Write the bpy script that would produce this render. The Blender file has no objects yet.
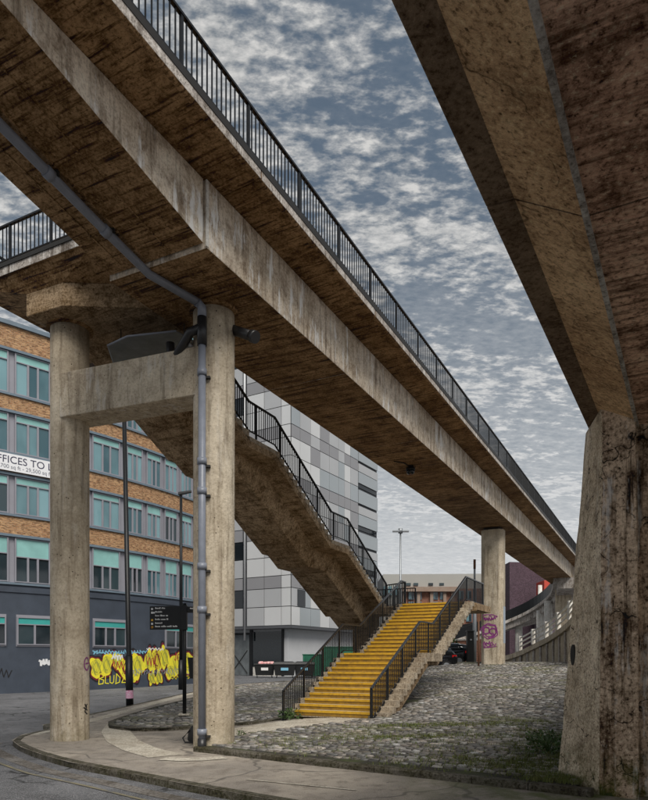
import bpy, bmesh, math, random
from mathutils import Vector, Matrix
from mathutils.geometry import delaunay_2d_cdt
random.seed(7)
scene = bpy.context.scene
col = scene.collection
R = math.radians

# ------------------------------------------------------------------ camera
EYE = 2.0; FPX = 665.0; CX = 324.0; HY = 660.0      # measured from the photograph (648 px wide)
cam_d = bpy.data.cameras.new('camera'); cam = bpy.data.objects.new('camera', cam_d); col.objects.link(cam)
cam.location = (0, 0, EYE); cam.rotation_euler = (R(90), 0, 0)
cam_d.sensor_fit = 'HORIZONTAL'; cam_d.sensor_width = 36.0; cam_d.lens = FPX / 648 * 36
cam_d.shift_y = (HY - 400) / 648; cam_d.clip_start = 0.1; cam_d.clip_end = 3000
scene.camera = cam

# ------------------------------------------------------------------ world
SUN_EL, SUN_AZ = R(50), R(163)      # azimuth clockwise from +Y: high behind the camera
world = bpy.data.worlds.new('World'); scene.world = world; world.use_nodes = True

class NT:
    """tiny node-tree helper"""
    def __init__(s, tree): s.t = tree; s.n = tree.nodes; s.l = tree.links
    def new(s, kind, **kw):
        n = s.n.new(kind)
        for k, v in kw.items(): setattr(n, k, v)
        return n
    def put(s, sock, v):
        if v is None: return
        if hasattr(v, 'is_output') or isinstance(v, bpy.types.NodeSocket): s.l.new(v, sock)
        elif isinstance(v, (tuple, list)) and len(v) == 3 and sock.type == 'RGBA': sock.default_value = (*v, 1)
        else: sock.default_value = v
    def math(s, op, a, b=None, clamp=False):
        n = s.new('ShaderNodeMath', operation=op, use_clamp=clamp); s.put(n.inputs[0], a); s.put(n.inputs[1], b); return n.outputs[0]
    def vmath(s, op, a, b=None):
        n = s.new('ShaderNodeVectorMath', operation=op); s.put(n.inputs[0], a); s.put(n.inputs[1], b); return n.outputs[0]
    def noise(s, vec, scale, detail=4, rough=0.55, dist=0.0):
        n = s.new('ShaderNodeTexNoise'); s.put(n.inputs['Vector'], vec); s.put(n.inputs['Scale'], scale)
        s.put(n.inputs['Detail'], detail); s.put(n.inputs['Roughness'], rough); s.put(n.inputs['Distortion'], dist); return n.outputs[0]
    def voro(s, vec, scale, feature='F1', rnd=1.0):
        n = s.new('ShaderNodeTexVoronoi', feature=feature); s.put(n.inputs['Vector'], vec); s.put(n.inputs['Scale'], scale)
        s.put(n.inputs['Randomness'], rnd); return n.outputs[0]
    def mapping(s, vec, scale=(1, 1, 1), rot=(0, 0, 0), loc=(0, 0, 0)):
        n = s.new('ShaderNodeMapping'); s.put(n.inputs[0], vec); n.inputs['Scale'].default_value = scale
        n.inputs['Rotation'].default_value = rot; n.inputs['Location'].default_value = loc; return n.outputs[0]
    def rng(s, v, a, b, c=0.0, d=1.0):
        n = s.new('ShaderNodeMapRange'); n.clamp = True; s.put(n.inputs[0], v)
        for i, q in enumerate((a, b, c, d)): n.inputs[i + 1].default_value = q
        return n.outputs[0]
    def ramp(s, v, stops):
        n = s.new('ShaderNodeValToRGB'); s.put(n.inputs[0], v); e = n.color_ramp.elements
        while len(e) < len(stops): e.new(0.5)
        for q, (p, c) in zip(e, stops): q.position = p; q.color = (*c, 1) if len(c) == 3 else c
        return n.outputs[0]
    def mix(s, f, a, b, mode='MIX'):
        n = s.new('ShaderNodeMix', data_type='RGBA', blend_type=mode); s.put(n.inputs[0], f); s.put(n.inputs[6], a); s.put(n.inputs[7], b); return n.outputs[2]

wt = NT(world.node_tree); wt.n.clear()
w_out = wt.new('ShaderNodeOutputWorld'); w_bg = wt.new('ShaderNodeBackground')
w_sky = wt.new('ShaderNodeTexSky', sky_type='NISHITA'); w_sky.sun_disc = False
w_sky.sun_elevation = SUN_EL; w_sky.sun_rotation = SUN_AZ; w_sky.air_density = 1.3; w_sky.dust_density = 2.0
w_dir = wt.new('ShaderNodeTexCoord').outputs['Generated']
w_sep = wt.new('ShaderNodeSeparateXYZ'); wt.put(w_sep.inputs[0], w_dir)
zz = wt.math('ADD', wt.math('MAXIMUM', w_sep.outputs[2], 0.0), 0.20)
w_cmb = wt.new('ShaderNodeCombineXYZ')
wt.put(w_cmb.inputs[0], wt.math('DIVIDE', w_sep.outputs[0], zz)); wt.put(w_cmb.inputs[1], wt.math('DIVIDE', w_sep.outputs[1], zz))
uv = wt.mapping(w_cmb.outputs[0], scale=(1.45, 2.6, 1), rot=(0, 0, R(-12)), loc=(3.1, 1.7, 0))
big = wt.noise(uv, 1.7, 3, 0.5)
med = wt.noise(uv, 11.0, 6, 0.55, 0.15)
cell = wt.noise(uv, 27.0, 5, 0.6, 0.1)
dens = wt.math('ADD', wt.math('ADD', wt.math('MULTIPLY', big, 0.62), wt.math('MULTIPLY', med, 0.50)), wt.math('MULTIPLY', cell, 0.30))
hor = wt.rng(w_sep.outputs[2], 0.02, 0.62)                      # 0 at the horizon, 1 high up
cov = wt.math('MAXIMUM', wt.rng(dens, 0.62, 0.79), wt.rng(hor, 0.15, 0.95, 0.97, 0.10))
lump = wt.math('ADD', wt.math('MULTIPLY', cell, 0.6), wt.math('MULTIPLY', med, 0.4))
w_cloud = wt.mix(wt.rng(lump, 0.38, 0.62), (1.40, 1.55, 1.70), (4.1, 4.05, 3.95))
w_cloud = wt.mix(wt.rng(hor, 0.12, 0.95, 0.80, 0.0), w_cloud, (4.5, 4.6, 4.7))
w_blue = wt.mix(0.80, w_sky.outputs[0], (0.46, 0.64, 0.82))
wt.put(w_bg.inputs[0], wt.mix(cov, w_blue, w_cloud)); w_bg.inputs[1].default_value = 0.062
wt.l.new(w_bg.outputs[0], w_out.inputs[0])

# ------------------------------------------------------------------ sun
sd = bpy.data.lights.new('sun', 'SUN'); sd.energy = 1.5; sd.angle = R(36); sd.color = (1.0, 0.95, 0.87)
sun = bpy.data.objects.new('sun', sd); col.objects.link(sun)
sv = Vector((math.sin(SUN_AZ) * math.cos(SUN_EL), math.cos(SUN_AZ) * math.cos(SUN_EL), math.sin(SUN_EL)))
sun.rotation_euler = sv.to_track_quat('Z', 'Y').to_euler(); sun.location = sv * 60
scene.view_settings.view_transform = 'Standard'; scene.view_settings.look = 'None'
scene.view_settings.exposure = 1.34; scene.view_settings.gamma = 1.0
scene.view_settings.use_curve_mapping = False
scene.cycles.max_bounces = 4; scene.cycles.diffuse_bounces = 3; scene.cycles.glossy_bounces = 2; scene.cycles.transmission_bounces = 2

# ------------------------------------------------------------------ frames of reference
U = Vector((0.4531, 0.8914, 0)); NL = Vector((-0.8914, 0.4531, 0))      # along the footbridge, and to its left
B0 = Vector((1.354, 19.16, 0))                                          # foot of the yellow stair's right railing
def SW(s, w, z): return B0 + U * s + NL * w + Vector((0, 0, z))
ROT_U = math.atan2(U.y, U.x)
def smooth(x): x = min(1, max(0, x)); return x * x * (3 - 2 * x)
def h_road(x, y): return -0.12 + 0.0135 * min(34, max(0, y - 16))
def h_pave(x, y): return h_road(x, y) + 0.12 + 0.2 * smooth((x + 2.6) / 3.6) * smooth((y - 15) / 4.2)
KA = Vector((0.4, 12.4, 0)); KD = Vector((0.81, -0.585, 0)).normalized(); KN = Vector((0.585, 0.81, 0)).normalized()
def h_bank(x, y):
    q = max(0, (x - KA.x) * KN.x + (y - KA.y) * KN.y)
    return 0.10 + 0.0262 * q + 0.00116 * q * q if q < 29 else 0.10 + 0.0262 * 29 + 0.00116 * 841

# ------------------------------------------------------------------ mesh helpers
class MB:
    def __init__(s): s.v = []; s.f = []; s.sm = []; s.mi = []; s.uv = []; s.attr = []
    def face(s, idx, sm=False, mi=0): s.f.append(tuple(idx)); s.sm.append(sm); s.mi.append(mi)
    def quad(s, a, b, c, d, mi=0, sm=False):
        i = len(s.v); s.v += [tuple(a), tuple(b), tuple(c), tuple(d)]; s.face((i, i + 1, i + 2, i + 3), sm, mi)
    def box(s, c, size, ax=None, mi=0):
        c = Vector(c); hx, hy, hz = [q / 2 for q in size]
        a, b, k = ax if ax else (Vector((1, 0, 0)), Vector((0, 1, 0)), Vector((0, 0, 1)))
        i = len(s.v)
        for sz in (-1, 1):
            for sx, sy in ((-1, -1), (1, -1), (1, 1), (-1, 1)):
                s.v.append(tuple(c + a * (sx * hx) + b * (sy * hy) + k * (sz * hz)))
        for f in ((3, 2, 1, 0), (4, 5, 6, 7), (0, 1, 5, 4), (1, 2, 6, 5), (2, 3, 7, 6), (3, 0, 4, 7)): s.face([i + q for q in f], False, mi)
        return s
    def beam(s, p, q, wd, ht, up=Vector((0, 0, 1)), mi=0):
        p = Vector(p); q = Vector(q); d = (q - p); L = d.length
        if L < 1e-6: return s
        d.normalize(); side = d.cross(up)
        if side.length < 1e-4: side = d.cross(Vector((1, 0, 0)))
        side.normalize(); k = side.cross(d)
        return s.box((p + q) / 2, (L, wd, ht), (d, side, k), mi)
    def loft(s, rings, close=True, caps=True, sm=False, mi=0):
        i0 = len(s.v); n = len(rings[0])
        for r in rings: s.v += [tuple(p) for p in r]
        for k in range(len(rings) - 1):
            for j in range(n if close else n - 1):
                a = i0 + k * n + j; b = i0 + k * n + (j + 1) % n
                s.face((a, b, b + n, a + n), sm, mi)
        if caps:
            s.face(list(range(i0 + n - 1, i0 - 1, -1)), False, mi)
            e = i0 + (len(rings) - 1) * n; s.face(list(range(e, e + n)), False, mi)
        return s
    def prism(s, poly, z0, z1, mi=0):
        return s.loft([[(x, y, z0) for x, y in poly], [(x, y, z1) for x, y in poly]], mi=mi)
    def tube(s, pts, r, seg=10, sm=True, mi=0, caps=True):
        pts = [Vector(p) for p in pts]; rings = []
        for i, p in enumerate(pts):
            d = (pts[min(i + 1, len(pts) - 1)] - pts[max(i - 1, 0)]).normalized()
            ref = Vector((0, 0, 1)) if abs(d.z) < 0.9 else Vector((1, 0, 0))
            a = d.cross(ref).normalized(); b = d.cross(a)
            rr = r[i] if isinstance(r, (list, tuple)) else r
            rings.append([p + a * (rr * math.cos(2 * math.pi * k / seg)) + b * (rr * math.sin(2 * math.pi * k / seg)) for k in range(seg)])
        return s.loft(rings, sm=sm, caps=caps, mi=mi)
    def ball(s, c, r, seg=10, mi=0, sz=1.0):
        c = Vector(c); rings = []
        for i in range(1, seg // 2):
            t = math.pi * i / (seg // 2); rings.append([c + Vector((r * math.sin(t) * math.cos(2 * math.pi * k / seg), r * math.sin(t) * math.sin(2 * math.pi * k / seg), r * sz * math.cos(t))) for k in range(seg)])
        return s.loft(rings, sm=True, mi=mi)
    def build(s, name, mats, parent=None, bevel=0.0, flip=True):
        me = bpy.data.meshes.new(name); me.from_pydata(s.v, [], s.f)
        for m in (mats if isinstance(mats, (list, tuple)) else [mats]): me.materials.append(m)
        me.polygons.foreach_set('use_smooth', s.sm); me.polygons.foreach_set('material_index', s.mi)
        if s.uv:
            ul = me.uv_layers.new(name='UVMap'); flat = [c for f in s.uv for p in f for c in p]; ul.data.foreach_set('uv', flat)
        if s.attr:
            at = me.attributes.new('rnd', 'FLOAT', 'FACE'); at.data.foreach_set('value', s.attr)
        if flip:
            bm = bmesh.new(); bm.from_mesh(me); bmesh.ops.recalc_face_normals(bm, faces=bm.faces[:]); bm.to_mesh(me); bm.free()
        me.update()
        o = bpy.data.objects.new(name, me); col.objects.link(o)
        if parent is not None: o.parent = parent
        if bevel > 0:
            b = o.modifiers.new('bevel', 'BEVEL'); b.width = bevel; b.segments = 2; b.limit_method = 'ANGLE'; b.angle_limit = R(35)
        return o
def tag(o, label=None, cat=None, group=None, kind=None):
    if label: o['label'] = label
    if cat: o['category'] = cat
    if group: o['group'] = group
    if kind: o['kind'] = kind
    return o
def thing(name, label, cat, loc=(0, 0, 0), group=None):
    """an Empty that parents parts built in world coordinates"""
    o = bpy.data.objects.new(name, None); o.empty_display_size = 0.3; col.objects.link(o)
    return tag(o, label, cat, group)
def part_copy(me_obj, name, parent, loc, rotz=0.0, scale=(1, 1, 1)):
    o = bpy.data.objects.new(name, me_obj); col.objects.link(o); o.parent = parent
    o.location = loc; o.rotation_euler = (0, 0, rotz); o.scale = scale
    return o
def raw_mesh(mb, name, mats):
    o = mb.build(name, mats); me = o.data; bpy.data.objects.remove(o); return me
def sheet(name, poly, hfun, mat, step=0.8, parent=None, dz=0.0):
    """a triangulated sheet that follows hfun inside a polygon"""
    n = len(poly); vs = []; ed = []
    for i in range(n):
        a = Vector(poly[i]); b = Vector(poly[(i + 1) % n]); k = max(1, int((b - a).length / (step * 1.5)))
        for j in range(k): vs.append(a.lerp(b, j / k))
    m = len(vs); ed = [(i, (i + 1) % m) for i in range(m)]
    xs = [v[0] for v in vs]; ys = [v[1] for v in vs]
    x = min(xs)
    while x < max(xs):
        y = min(ys)
        while y < max(ys):
            q = Vector((x + 0.1 * step * random.random(), y + 0.1 * step * random.random()))
            if inside(q.x, q.y, poly): vs.append(q)
            y += step
        x += step
    r = delaunay_2d_cdt([Vector((v[0], v[1])) for v in vs], ed, [], 1, 1e-4)
    mb = MB(); mb.v = [(p.x, p.y, hfun(p.x, p.y) + dz) for p in r[0]]
    for f in r[2]: mb.face(f, True)
    o = mb.build(name, mat, parent)
    if o.data.polygons[0].normal.z < 0: o.data.flip_normals()
    return o
def inside(x, y, poly):
    c = False; j = len(poly) - 1
    for i in range(len(poly)):
        xi, yi = poly[i]; xj, yj = poly[j]
        if (yi > y) != (yj > y) and x < (xj - xi) * (y - yi) / (yj - yi) + xi: c = not c
        j = i
    return c
def polyline(pts, step):
    """points every step metres along a polyline of Vectors"""
    out = [Vector(pts[0])]; carry = 0.0
    for a, b in zip(pts[:-1], pts[1:]):
        a = Vector(a); b = Vector(b); L = (b - a).length; t = step - carry
        while t < L: out.append(a.lerp(b, t / L)); t += step
        carry = L - (t - step)
    return out

# ------------------------------------------------------------------ materials
def new_mat(name):
    m = bpy.data.materials.new(name); m.use_nodes = True; t = NT(m.node_tree)
    bs = m.node_tree.nodes['Principled BSDF']; return m, t, bs
def pos(t): return t.new('ShaderNodeNewGeometry').outputs['Position']
def bump(t, bs, h, strength=0.5, dist=0.02):
    b = t.new('ShaderNodeBump'); b.inputs['Strength'].default_value = strength; b.inputs['Distance'].default_value = dist
    t.put(b.inputs['Height'], h); t.put(bs.inputs['Normal'], b.outputs[0])
def concrete(name, ca, cb, cd, rough=0.85, streak=0.5, boards=0.0, white=0.0, moss=0.0, pits=0.5, scale=1.0, bstr=0.8, blotch=0.6, crack=0.0, grain=0.75):
    """weathered concrete: two tones, dark run marks, board marks, lime bloom, moss, blow holes, cracks"""
    m, t, bs = new_mat(name); P = pos(t)
    Q = t.mapping(P, rot=(0, 0, -ROT_U))                       # x along the bridge, y across it
    big = t.noise(P, 0.55 * scale, 3, 0.6); mid = t.noise(P, 2.8 * scale, 6, 0.72); fin = t.noise(P, 20 * scale, 3, 0.75)
    c = t.mix(t.rng(big, 0.36, 0.64), ca, cb)
    c = t.mix(t.math('MULTIPLY', t.rng(mid, 0.47, 0.66), blotch), c, cd)
    c = t.mix(t.rng(mid, 0.42, 0.30, 0, 0.35), c, tuple(min(0.8, q * 1.45) for q in ca))
    c = t.mix(t.rng(fin, 0.50, 0.70, 0.0, grain), c, (cd[0] * 0.4, cd[1] * 0.38, cd[2] * 0.35))
    c = t.mix(t.rng(fin, 0.44, 0.32, 0.0, grain * 0.5), c, tuple(min(0.8, q * 1.5) for q in ca))
    h = t.math('ADD', t.math('MULTIPLY', mid, 0.7), t.math('MULTIPLY', fin, 0.45))
    if streak > 0:
        st = t.noise(t.mapping(Q, scale=(3.4, 3.4, 0.30)), 1.7, 4, 0.68)
        c = t.mix(t.math('MULTIPLY', t.rng(st, 0.50, 0.66), streak), c, (cd[0] * 0.45, cd[1] * 0.42, cd[2] * 0.4))
    if boards > 0:
        bn = t.noise(t.mapping(Q, scale=(6.5, 0.40, 6.5)), 1.7, 4, 0.68)
        c = t.mix(t.math('MULTIPLY', t.rng(bn, 0.50, 0.66), boards), c, (cd[0] * 0.5, cd[1] * 0.45, cd[2] * 0.4))
        c = t.mix(t.math('MULTIPLY', t.rng(bn, 0.40, 0.28), boards * 0.5), c, tuple(q * 1.5 for q in ca))
        h = t.math('ADD', h, t.math('MULTIPLY', bn, 0.8))
    if pits > 0:
        pm = t.math('MULTIPLY', t.rng(t.voro(P, 8 * scale, 'F1'), 0.13, 0.06), t.rng(big, 0.42, 0.52))
        c = t.mix(t.math('MULTIPLY', pm, pits), c, (0.018, 0.015, 0.012))
    if crack > 0:
        wob = t.new('ShaderNodeTexNoise'); wob.inputs['Scale'].default_value = 2.6; t.put(wob.inputs['Vector'], P)
        ck = t.voro(t.vmath('ADD', P, wob.outputs['Color']), 0.9, 'DISTANCE_TO_EDGE')
        c = t.mix(t.math('MULTIPLY', t.math('MULTIPLY', t.rng(ck, 0.015, 0.004), t.rng(mid, 0.44, 0.54)), crack), c, (0.015, 0.012, 0.010))
    if white > 0:
        wn = t.noise(t.mapping(Q, scale=(2.0, 2.0, 0.8)), 1.25, 7, 0.72); wd = t.noise(t.mapping(Q, scale=(7, 7, 0.45)), 1.1, 3, 0.6)
        c = t.mix(t.math('MULTIPLY', t.rng(t.math('ADD', t.math('MULTIPLY', wn, 0.62), t.math('MULTIPLY', wd, 0.38)), 0.535, 0.60), white), c, (0.66, 0.65, 0.63))
    if moss > 0:
        z = t.new('ShaderNodeSeparateXYZ'); t.put(z.inputs[0], P)
        mm = t.math('MULTIPLY', t.rng(z.outputs[2], 0.75, -0.1), t.rng(mid, 0.40, 0.58))
        c = t.mix(t.math('MULTIPLY', mm, moss), c, (0.06, 0.075, 0.018))
    bc = t.new('ShaderNodeBrightContrast'); t.put(bc.inputs[0], c); bc.inputs[1].default_value = 0.075; bc.inputs[2].default_value = 0.26
    t.put(bs.inputs['Base Color'], bc.outputs[0]); bs.inputs['Roughness'].default_value = rough
    bump(t, bs, h, bstr, 0.035); return m
def plain(name, c, rough=0.5, metal=0.0, var=0.15, scale=6.0, bmp=0.0, c2=None, spec=0.5):
    m, t, bs = new_mat(name); P = pos(t); n = t.noise(P, scale, 4, 0.6)
    t.put(bs.inputs['Base Color'], t.mix(t.rng(n, 0.3, 0.7), c, c2 if c2 else tuple(q * (1 - var) for q in c)))
    bs.inputs['Roughness'].default_value = rough; bs.inputs['Metallic'].default_value = metal
    bs.inputs['Specular IOR Level'].default_value = spec
    if bmp > 0: bump(t, bs, n, bmp, 0.01)
    return m

M = {}
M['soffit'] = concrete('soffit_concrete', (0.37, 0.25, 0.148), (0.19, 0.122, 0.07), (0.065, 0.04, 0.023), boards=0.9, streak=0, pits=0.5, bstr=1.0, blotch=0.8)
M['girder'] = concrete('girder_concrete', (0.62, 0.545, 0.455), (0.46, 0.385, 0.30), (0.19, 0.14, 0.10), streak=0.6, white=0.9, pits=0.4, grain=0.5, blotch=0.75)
M['fascia'] = concrete('fascia_concrete', (0.46, 0.43, 0.40), (0.33, 0.30, 0.275), (0.13, 0.105, 0.085), streak=0.7, white=0.5, pits=0.3)
M['column'] = concrete('column_concrete', (0.50, 0.44, 0.35), (0.38, 0.325, 0.25), (0.21, 0.17, 0.125), streak=0.5, pits=0.9, white=0.12, moss=0.25, grain=0.35, blotch=0.45, scale=0.8)
M['beam'] = concrete('beam_concrete', (0.54, 0.475, 0.375), (0.41, 0.35, 0.27), (0.20, 0.155, 0.115), streak=0.45, pits=0.8, white=0.3, grain=0.4, blotch=0.5)
M['stairconc'] = concrete('stair_concrete', (0.42, 0.32, 0.22), (0.27, 0.195, 0.125), (0.085, 0.058, 0.036), streak=0.3, pits=0.6, boards=0.5, blotch=0.8)
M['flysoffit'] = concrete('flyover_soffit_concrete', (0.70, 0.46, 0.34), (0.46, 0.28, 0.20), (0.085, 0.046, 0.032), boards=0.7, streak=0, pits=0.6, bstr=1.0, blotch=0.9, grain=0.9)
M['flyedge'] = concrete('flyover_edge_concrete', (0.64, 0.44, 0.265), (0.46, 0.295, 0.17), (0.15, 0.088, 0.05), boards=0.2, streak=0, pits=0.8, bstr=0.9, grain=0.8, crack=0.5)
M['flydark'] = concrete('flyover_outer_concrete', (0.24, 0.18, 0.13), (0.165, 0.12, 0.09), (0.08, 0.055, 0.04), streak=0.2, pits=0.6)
M['pier'] = concrete('pier_front_concrete', (0.56, 0.44, 0.33), (0.30, 0.22, 0.16), (0.055, 0.038, 0.028), streak=0.95, pits=0.6, moss=1.0, white=0.5, bstr=1.0, blotch=0.9, scale=1.0, crack=1.0, grain=0.9)
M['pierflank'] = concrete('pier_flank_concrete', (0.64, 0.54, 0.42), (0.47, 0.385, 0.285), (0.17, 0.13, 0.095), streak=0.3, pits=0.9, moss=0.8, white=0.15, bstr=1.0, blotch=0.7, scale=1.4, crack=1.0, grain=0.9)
M['step'] = concrete('step_concrete', (0.42, 0.365, 0.29), (0.31, 0.26, 0.20), (0.13, 0.10, 0.075), streak=0.4, pits=0.4)
M['pale'] = concrete('pale_painted_concrete', (0.62, 0.61, 0.58), (0.50, 0.48, 0.45), (0.30, 0.27, 0.23), streak=0.4, pits=0.2, grain=0.4)
M['blackmetal'] = plain('black_painted_steel', (0.010, 0.011, 0.013), 0.42, 0.0, 0.4, 14, spec=0.3)
M['railtop'] = plain('worn_handrail_steel', (0.05, 0.053, 0.06), 0.3, 0.4, 0.5, 9)
M['greypipe'] = plain('grey_plastic_pipe', (0.22, 0.24, 0.29), 0.38, 0.0, 0.2, 5)
M['blackpipe'] = plain('black_plastic_pipe', (0.018, 0.018, 0.02), 0.4)
M['tray'] = plain('dull_plastic_sheet', (0.17, 0.18, 0.19), 0.45, 0.0, 0.45, 3)
M['alu'] = plain('grey_aluminium', (0.30, 0.30, 0.34), 0.45, 0.2, 0.12, 1.2)
M['ledge'] = plain('blue_grey_ledge', (0.15, 0.20, 0.25), 0.5, 0.0, 0.2, 2)
M['darkrender'] = plain('dark_blue_grey_render', (0.052, 0.066, 0.092), 0.6, 0.0, 0.3, 1.1, 0.05)
M['banner'] = plain('white_banner_vinyl', (0.78, 0.79, 0.82), 0.5, 0, 0.05)
M['navy'] = plain('dark_navy_print', (0.03, 0.03, 0.075), 0.6)
M['greyprint'] = plain('grey_print', (0.22, 0.23, 0.27), 0.6)
M['gy'] = plain('yellow_spray_paint', (0.85, 0.74, 0.03), 0.6, 0, 0.35, 4, c2=(0.72, 0.66, 0.04))
M['gr'] = plain('dark_red_spray_paint', (0.16, 0.012, 0.02), 0.6)
M['gw'] = plain('white_spray_paint', (0.75, 0.76, 0.78), 0.6)
M['gb'] = plain('light_blue_spray_paint', (0.20, 0.46, 0.62), 0.6)
M['gk'] = plain('black_spray_paint', (0.01, 0.01, 0.012), 0.6)
M['gg'] = plain('grey_spray_paint', (0.30, 0.31, 0.33), 0.6)
M['gol'] = plain('olive_spray_paint', (0.36, 0.36, 0.05), 0.6)
M['gp'] = plain('purple_spray_paint', (0.26, 0.035, 0.22), 0.6, 0, 0.3, 9)
M['gpb'] = plain('pale_blue_paint_patch', (0.40, 0.46, 0.54), 0.7, 0, 0.25, 3)
M['gred'] = plain('bright_red_spray_paint', (0.42, 0.02, 0.03), 0.6)
M['pink'] = plain('pink_sticker', (0.68, 0.14, 0.36), 0.5, 0, 0.6, 22, c2=(0.7, 0.65, 0.7))
M['white'] = plain('white_plate', (0.75, 0.75, 0.75), 0.5)
M['amber'] = plain('amber_sign_print', (0.75, 0.42, 0.03), 0.5)
M['redprint'] = plain('red_sign_print', (0.6, 0.1, 0.05), 0.5)
M['grate'] = plain('dark_iron', (0.03, 0.028, 0.026), 0.6, 0.3)
M['glassdark'] = plain('dark_glass', (0.012, 0.016, 0.02), 0.06)
M['greenbin'] = plain('green_container_paint', (0.012, 0.13, 0.075), 0.45, 0, 0.4, 2)
M['blackbin'] = plain('black_bin_plastic', (0.012, 0.013, 0.014), 0.45)
M['rubbish'] = plain('pale_rubbish', (0.7, 0.55, 0.55), 0.7, 0, 0.5, 7, c2=(0.65, 0.2, 0.2))
M['carpaint'] = plain('black_car_paint', (0.010, 0.011, 0.014), 0.12, 0.3)
M['rubber'] = plain('tyre_rubber', (0.012, 0.012, 0.012), 0.8)
M['rim'] = plain('wheel_rim_silver', (0.45, 0.46, 0.48), 0.3, 0.8)
M['taillight'] = plain('red_lamp_plastic', (0.55, 0.012, 0.012), 0.15)
M['roofsheen'] = plain('roof_sky_sheen', (0.6, 0.62, 0.65), 0.25, 0.6)  # pale colour stands for sky reflected on the dark car roofs
M['rustpost'] = plain('rusty_post', (0.16, 0.07, 0.035), 0.8, 0, 0.4, 8)
M['lampgrey'] = plain('galvanised_lamp_grey', (0.30, 0.32, 0.34), 0.45, 0.5)
M['litter'] = plain('orange_litter', (0.65, 0.16, 0.03), 0.6)
M['leaf'] = plain('weed_leaf', (0.055, 0.11, 0.02), 0.6, 0, 0.5, 9)
M['moss'] = plain('moss_and_grass', (0.10, 0.14, 0.025), 0.9, 0, 0.45, 5, c2=(0.13, 0.125, 0.04))
M['yellowcloth'] = plain('yellow_strap', (0.6, 0.45, 0.02), 0.6)
M['bagcloth'] = plain('black_cloth', (0.012, 0.012, 0.013), 0.8)
M['redpanel'] = plain('red_cladding', (0.50, 0.055, 0.03), 0.5, 0, 0.15, 0.5)
M['greyclad'] = plain('grey_cladding', (0.34, 0.34, 0.32), 0.6, 0, 0.1, 0.2)
M['whitewall'] = plain('pale_rendered_wall', (0.52, 0.53, 0.55), 0.7, 0, 0.12, 0.6)
M['gate'] = plain('grey_steel_gate', (0.16, 0.18, 0.19), 0.5, 0.1, 0.4, 1.5)
M['steel'] = plain('rusted_steel', (0.10, 0.065, 0.045), 0.75, 0.2, 0.6, 7)

def asphalt():
    m, t, bs = new_mat('worn_asphalt'); P = pos(t)
    big = t.noise(P, 0.35, 4, 0.6, 0.5); mid = t.noise(P, 2.2, 5, 0.65); grit = t.noise(P, 55, 3, 0.7); chip = t.voro(P, 42)
    c = t.mix(t.rng(big, 0.40, 0.60), (0.13, 0.132, 0.142), (0.07, 0.071, 0.077))
    c = t.mix(t.rng(mid, 0.48, 0.64, 0, 0.75), c, (0.04, 0.04, 0.043))
    c = t.mix(t.rng(grit, 0.5, 0.66, 0, 0.8), c, (0.32, 0.32, 0.33)); c = t.mix(t.rng(grit, 0.44, 0.34, 0, 0.7), c, (0.03, 0.03, 0.033))
    wob = t.new('ShaderNodeTexNoise'); wob.inputs['Scale'].default_value = 1.4; t.put(wob.inputs['Vector'], P)
    cv = t.vmath('ADD', P, wob.outputs['Color']); ck = t.voro(cv, 0.42, 'DISTANCE_TO_EDGE')
    km = t.math('MULTIPLY', t.rng(ck, 0.018, 0.006), t.rng(t.noise(P, 0.5, 2), 0.48, 0.55))
    c = t.mix(t.math('MULTIPLY', km, 0.85), c, (0.012, 0.012, 0.012))
    t.put(bs.inputs['Base Color'], c); bs.inputs['Roughness'].default_value = 0.82
    bump(t, bs, t.math('ADD', t.math('MULTIPLY', grit, 0.5), t.math('SUBTRACT', t.math('MULTIPLY', chip, 0.4), km)), 0.7, 0.02); return m
M['asphalt'] = asphalt()
def footway():
    m, t, bs = new_mat('worn_footway'); P = pos(t)
    big = t.noise(P, 0.5, 5, 0.6, 0.8); mid = t.noise(P, 3.0, 5, 0.7); grit = t.noise(P, 50, 3, 0.7)
    c = t.mix(t.rng(big, 0.36, 0.62), (0.36, 0.315, 0.26), (0.21, 0.185, 0.16))
    c = t.mix(t.rng(mid, 0.48, 0.66, 0, 0.7), c, (0.11, 0.088, 0.068))
    c = t.mix(t.rng(grit, 0.5, 0.68, 0, 0.7), c, (0.42, 0.39, 0.34)); c = t.mix(t.rng(grit, 0.44, 0.32, 0, 0.6), c, (0.07, 0.06, 0.05))
    wob = t.new('ShaderNodeTexNoise'); wob.inputs['Scale'].default_value = 0.9; t.put(wob.inputs['Vector'], P)
    ck = t.voro(t.vmath('ADD', P, wob.outputs['Color']), 0.33, 'DISTANCE_TO_EDGE'); km = t.rng(ck, 0.012, 0.004)
    c = t.mix(t.math('MULTIPLY', km, 0.6), c, (0.05, 0.045, 0.04))
    c = t.mix(t.rng(t.voro(P, 2.4), 0.075, 0.05, 0, 0.7), c, (0.06, 0.055, 0.05))
    z = t.new('ShaderNodeSeparateXYZ'); t.put(z.inputs[0], P)
    mo = t.math('MULTIPLY', t.rng(z.outputs[0], 0.9, 3.4), t.rng(t.noise(P, 1.6, 5, 0.7), 0.40, 0.56))
    c = t.mix(t.math('MULTIPLY', mo, 0.95), c, (0.085, 0.105, 0.02))
    t.put(bs.inputs['Base Color'], c); bs.inputs['Roughness'].default_value = 0.85
    bump(t, bs, t.math('ADD', t.math('MULTIPLY', grit, 0.5), mid), 0.6, 0.015); return m
M['footway'] = footway()
M['slabpale'] = concrete('pale_paving', (0.47, 0.44, 0.38), (0.37, 0.335, 0.28), (0.22, 0.19, 0.15), streak=0.0, pits=0.3)
M['kerb'] = concrete('kerb_stone', (0.15, 0.14, 0.122), (0.085, 0.077, 0.066), (0.035, 0.031, 0.026), streak=0.2, pits=0.5, moss=0.15)
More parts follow.
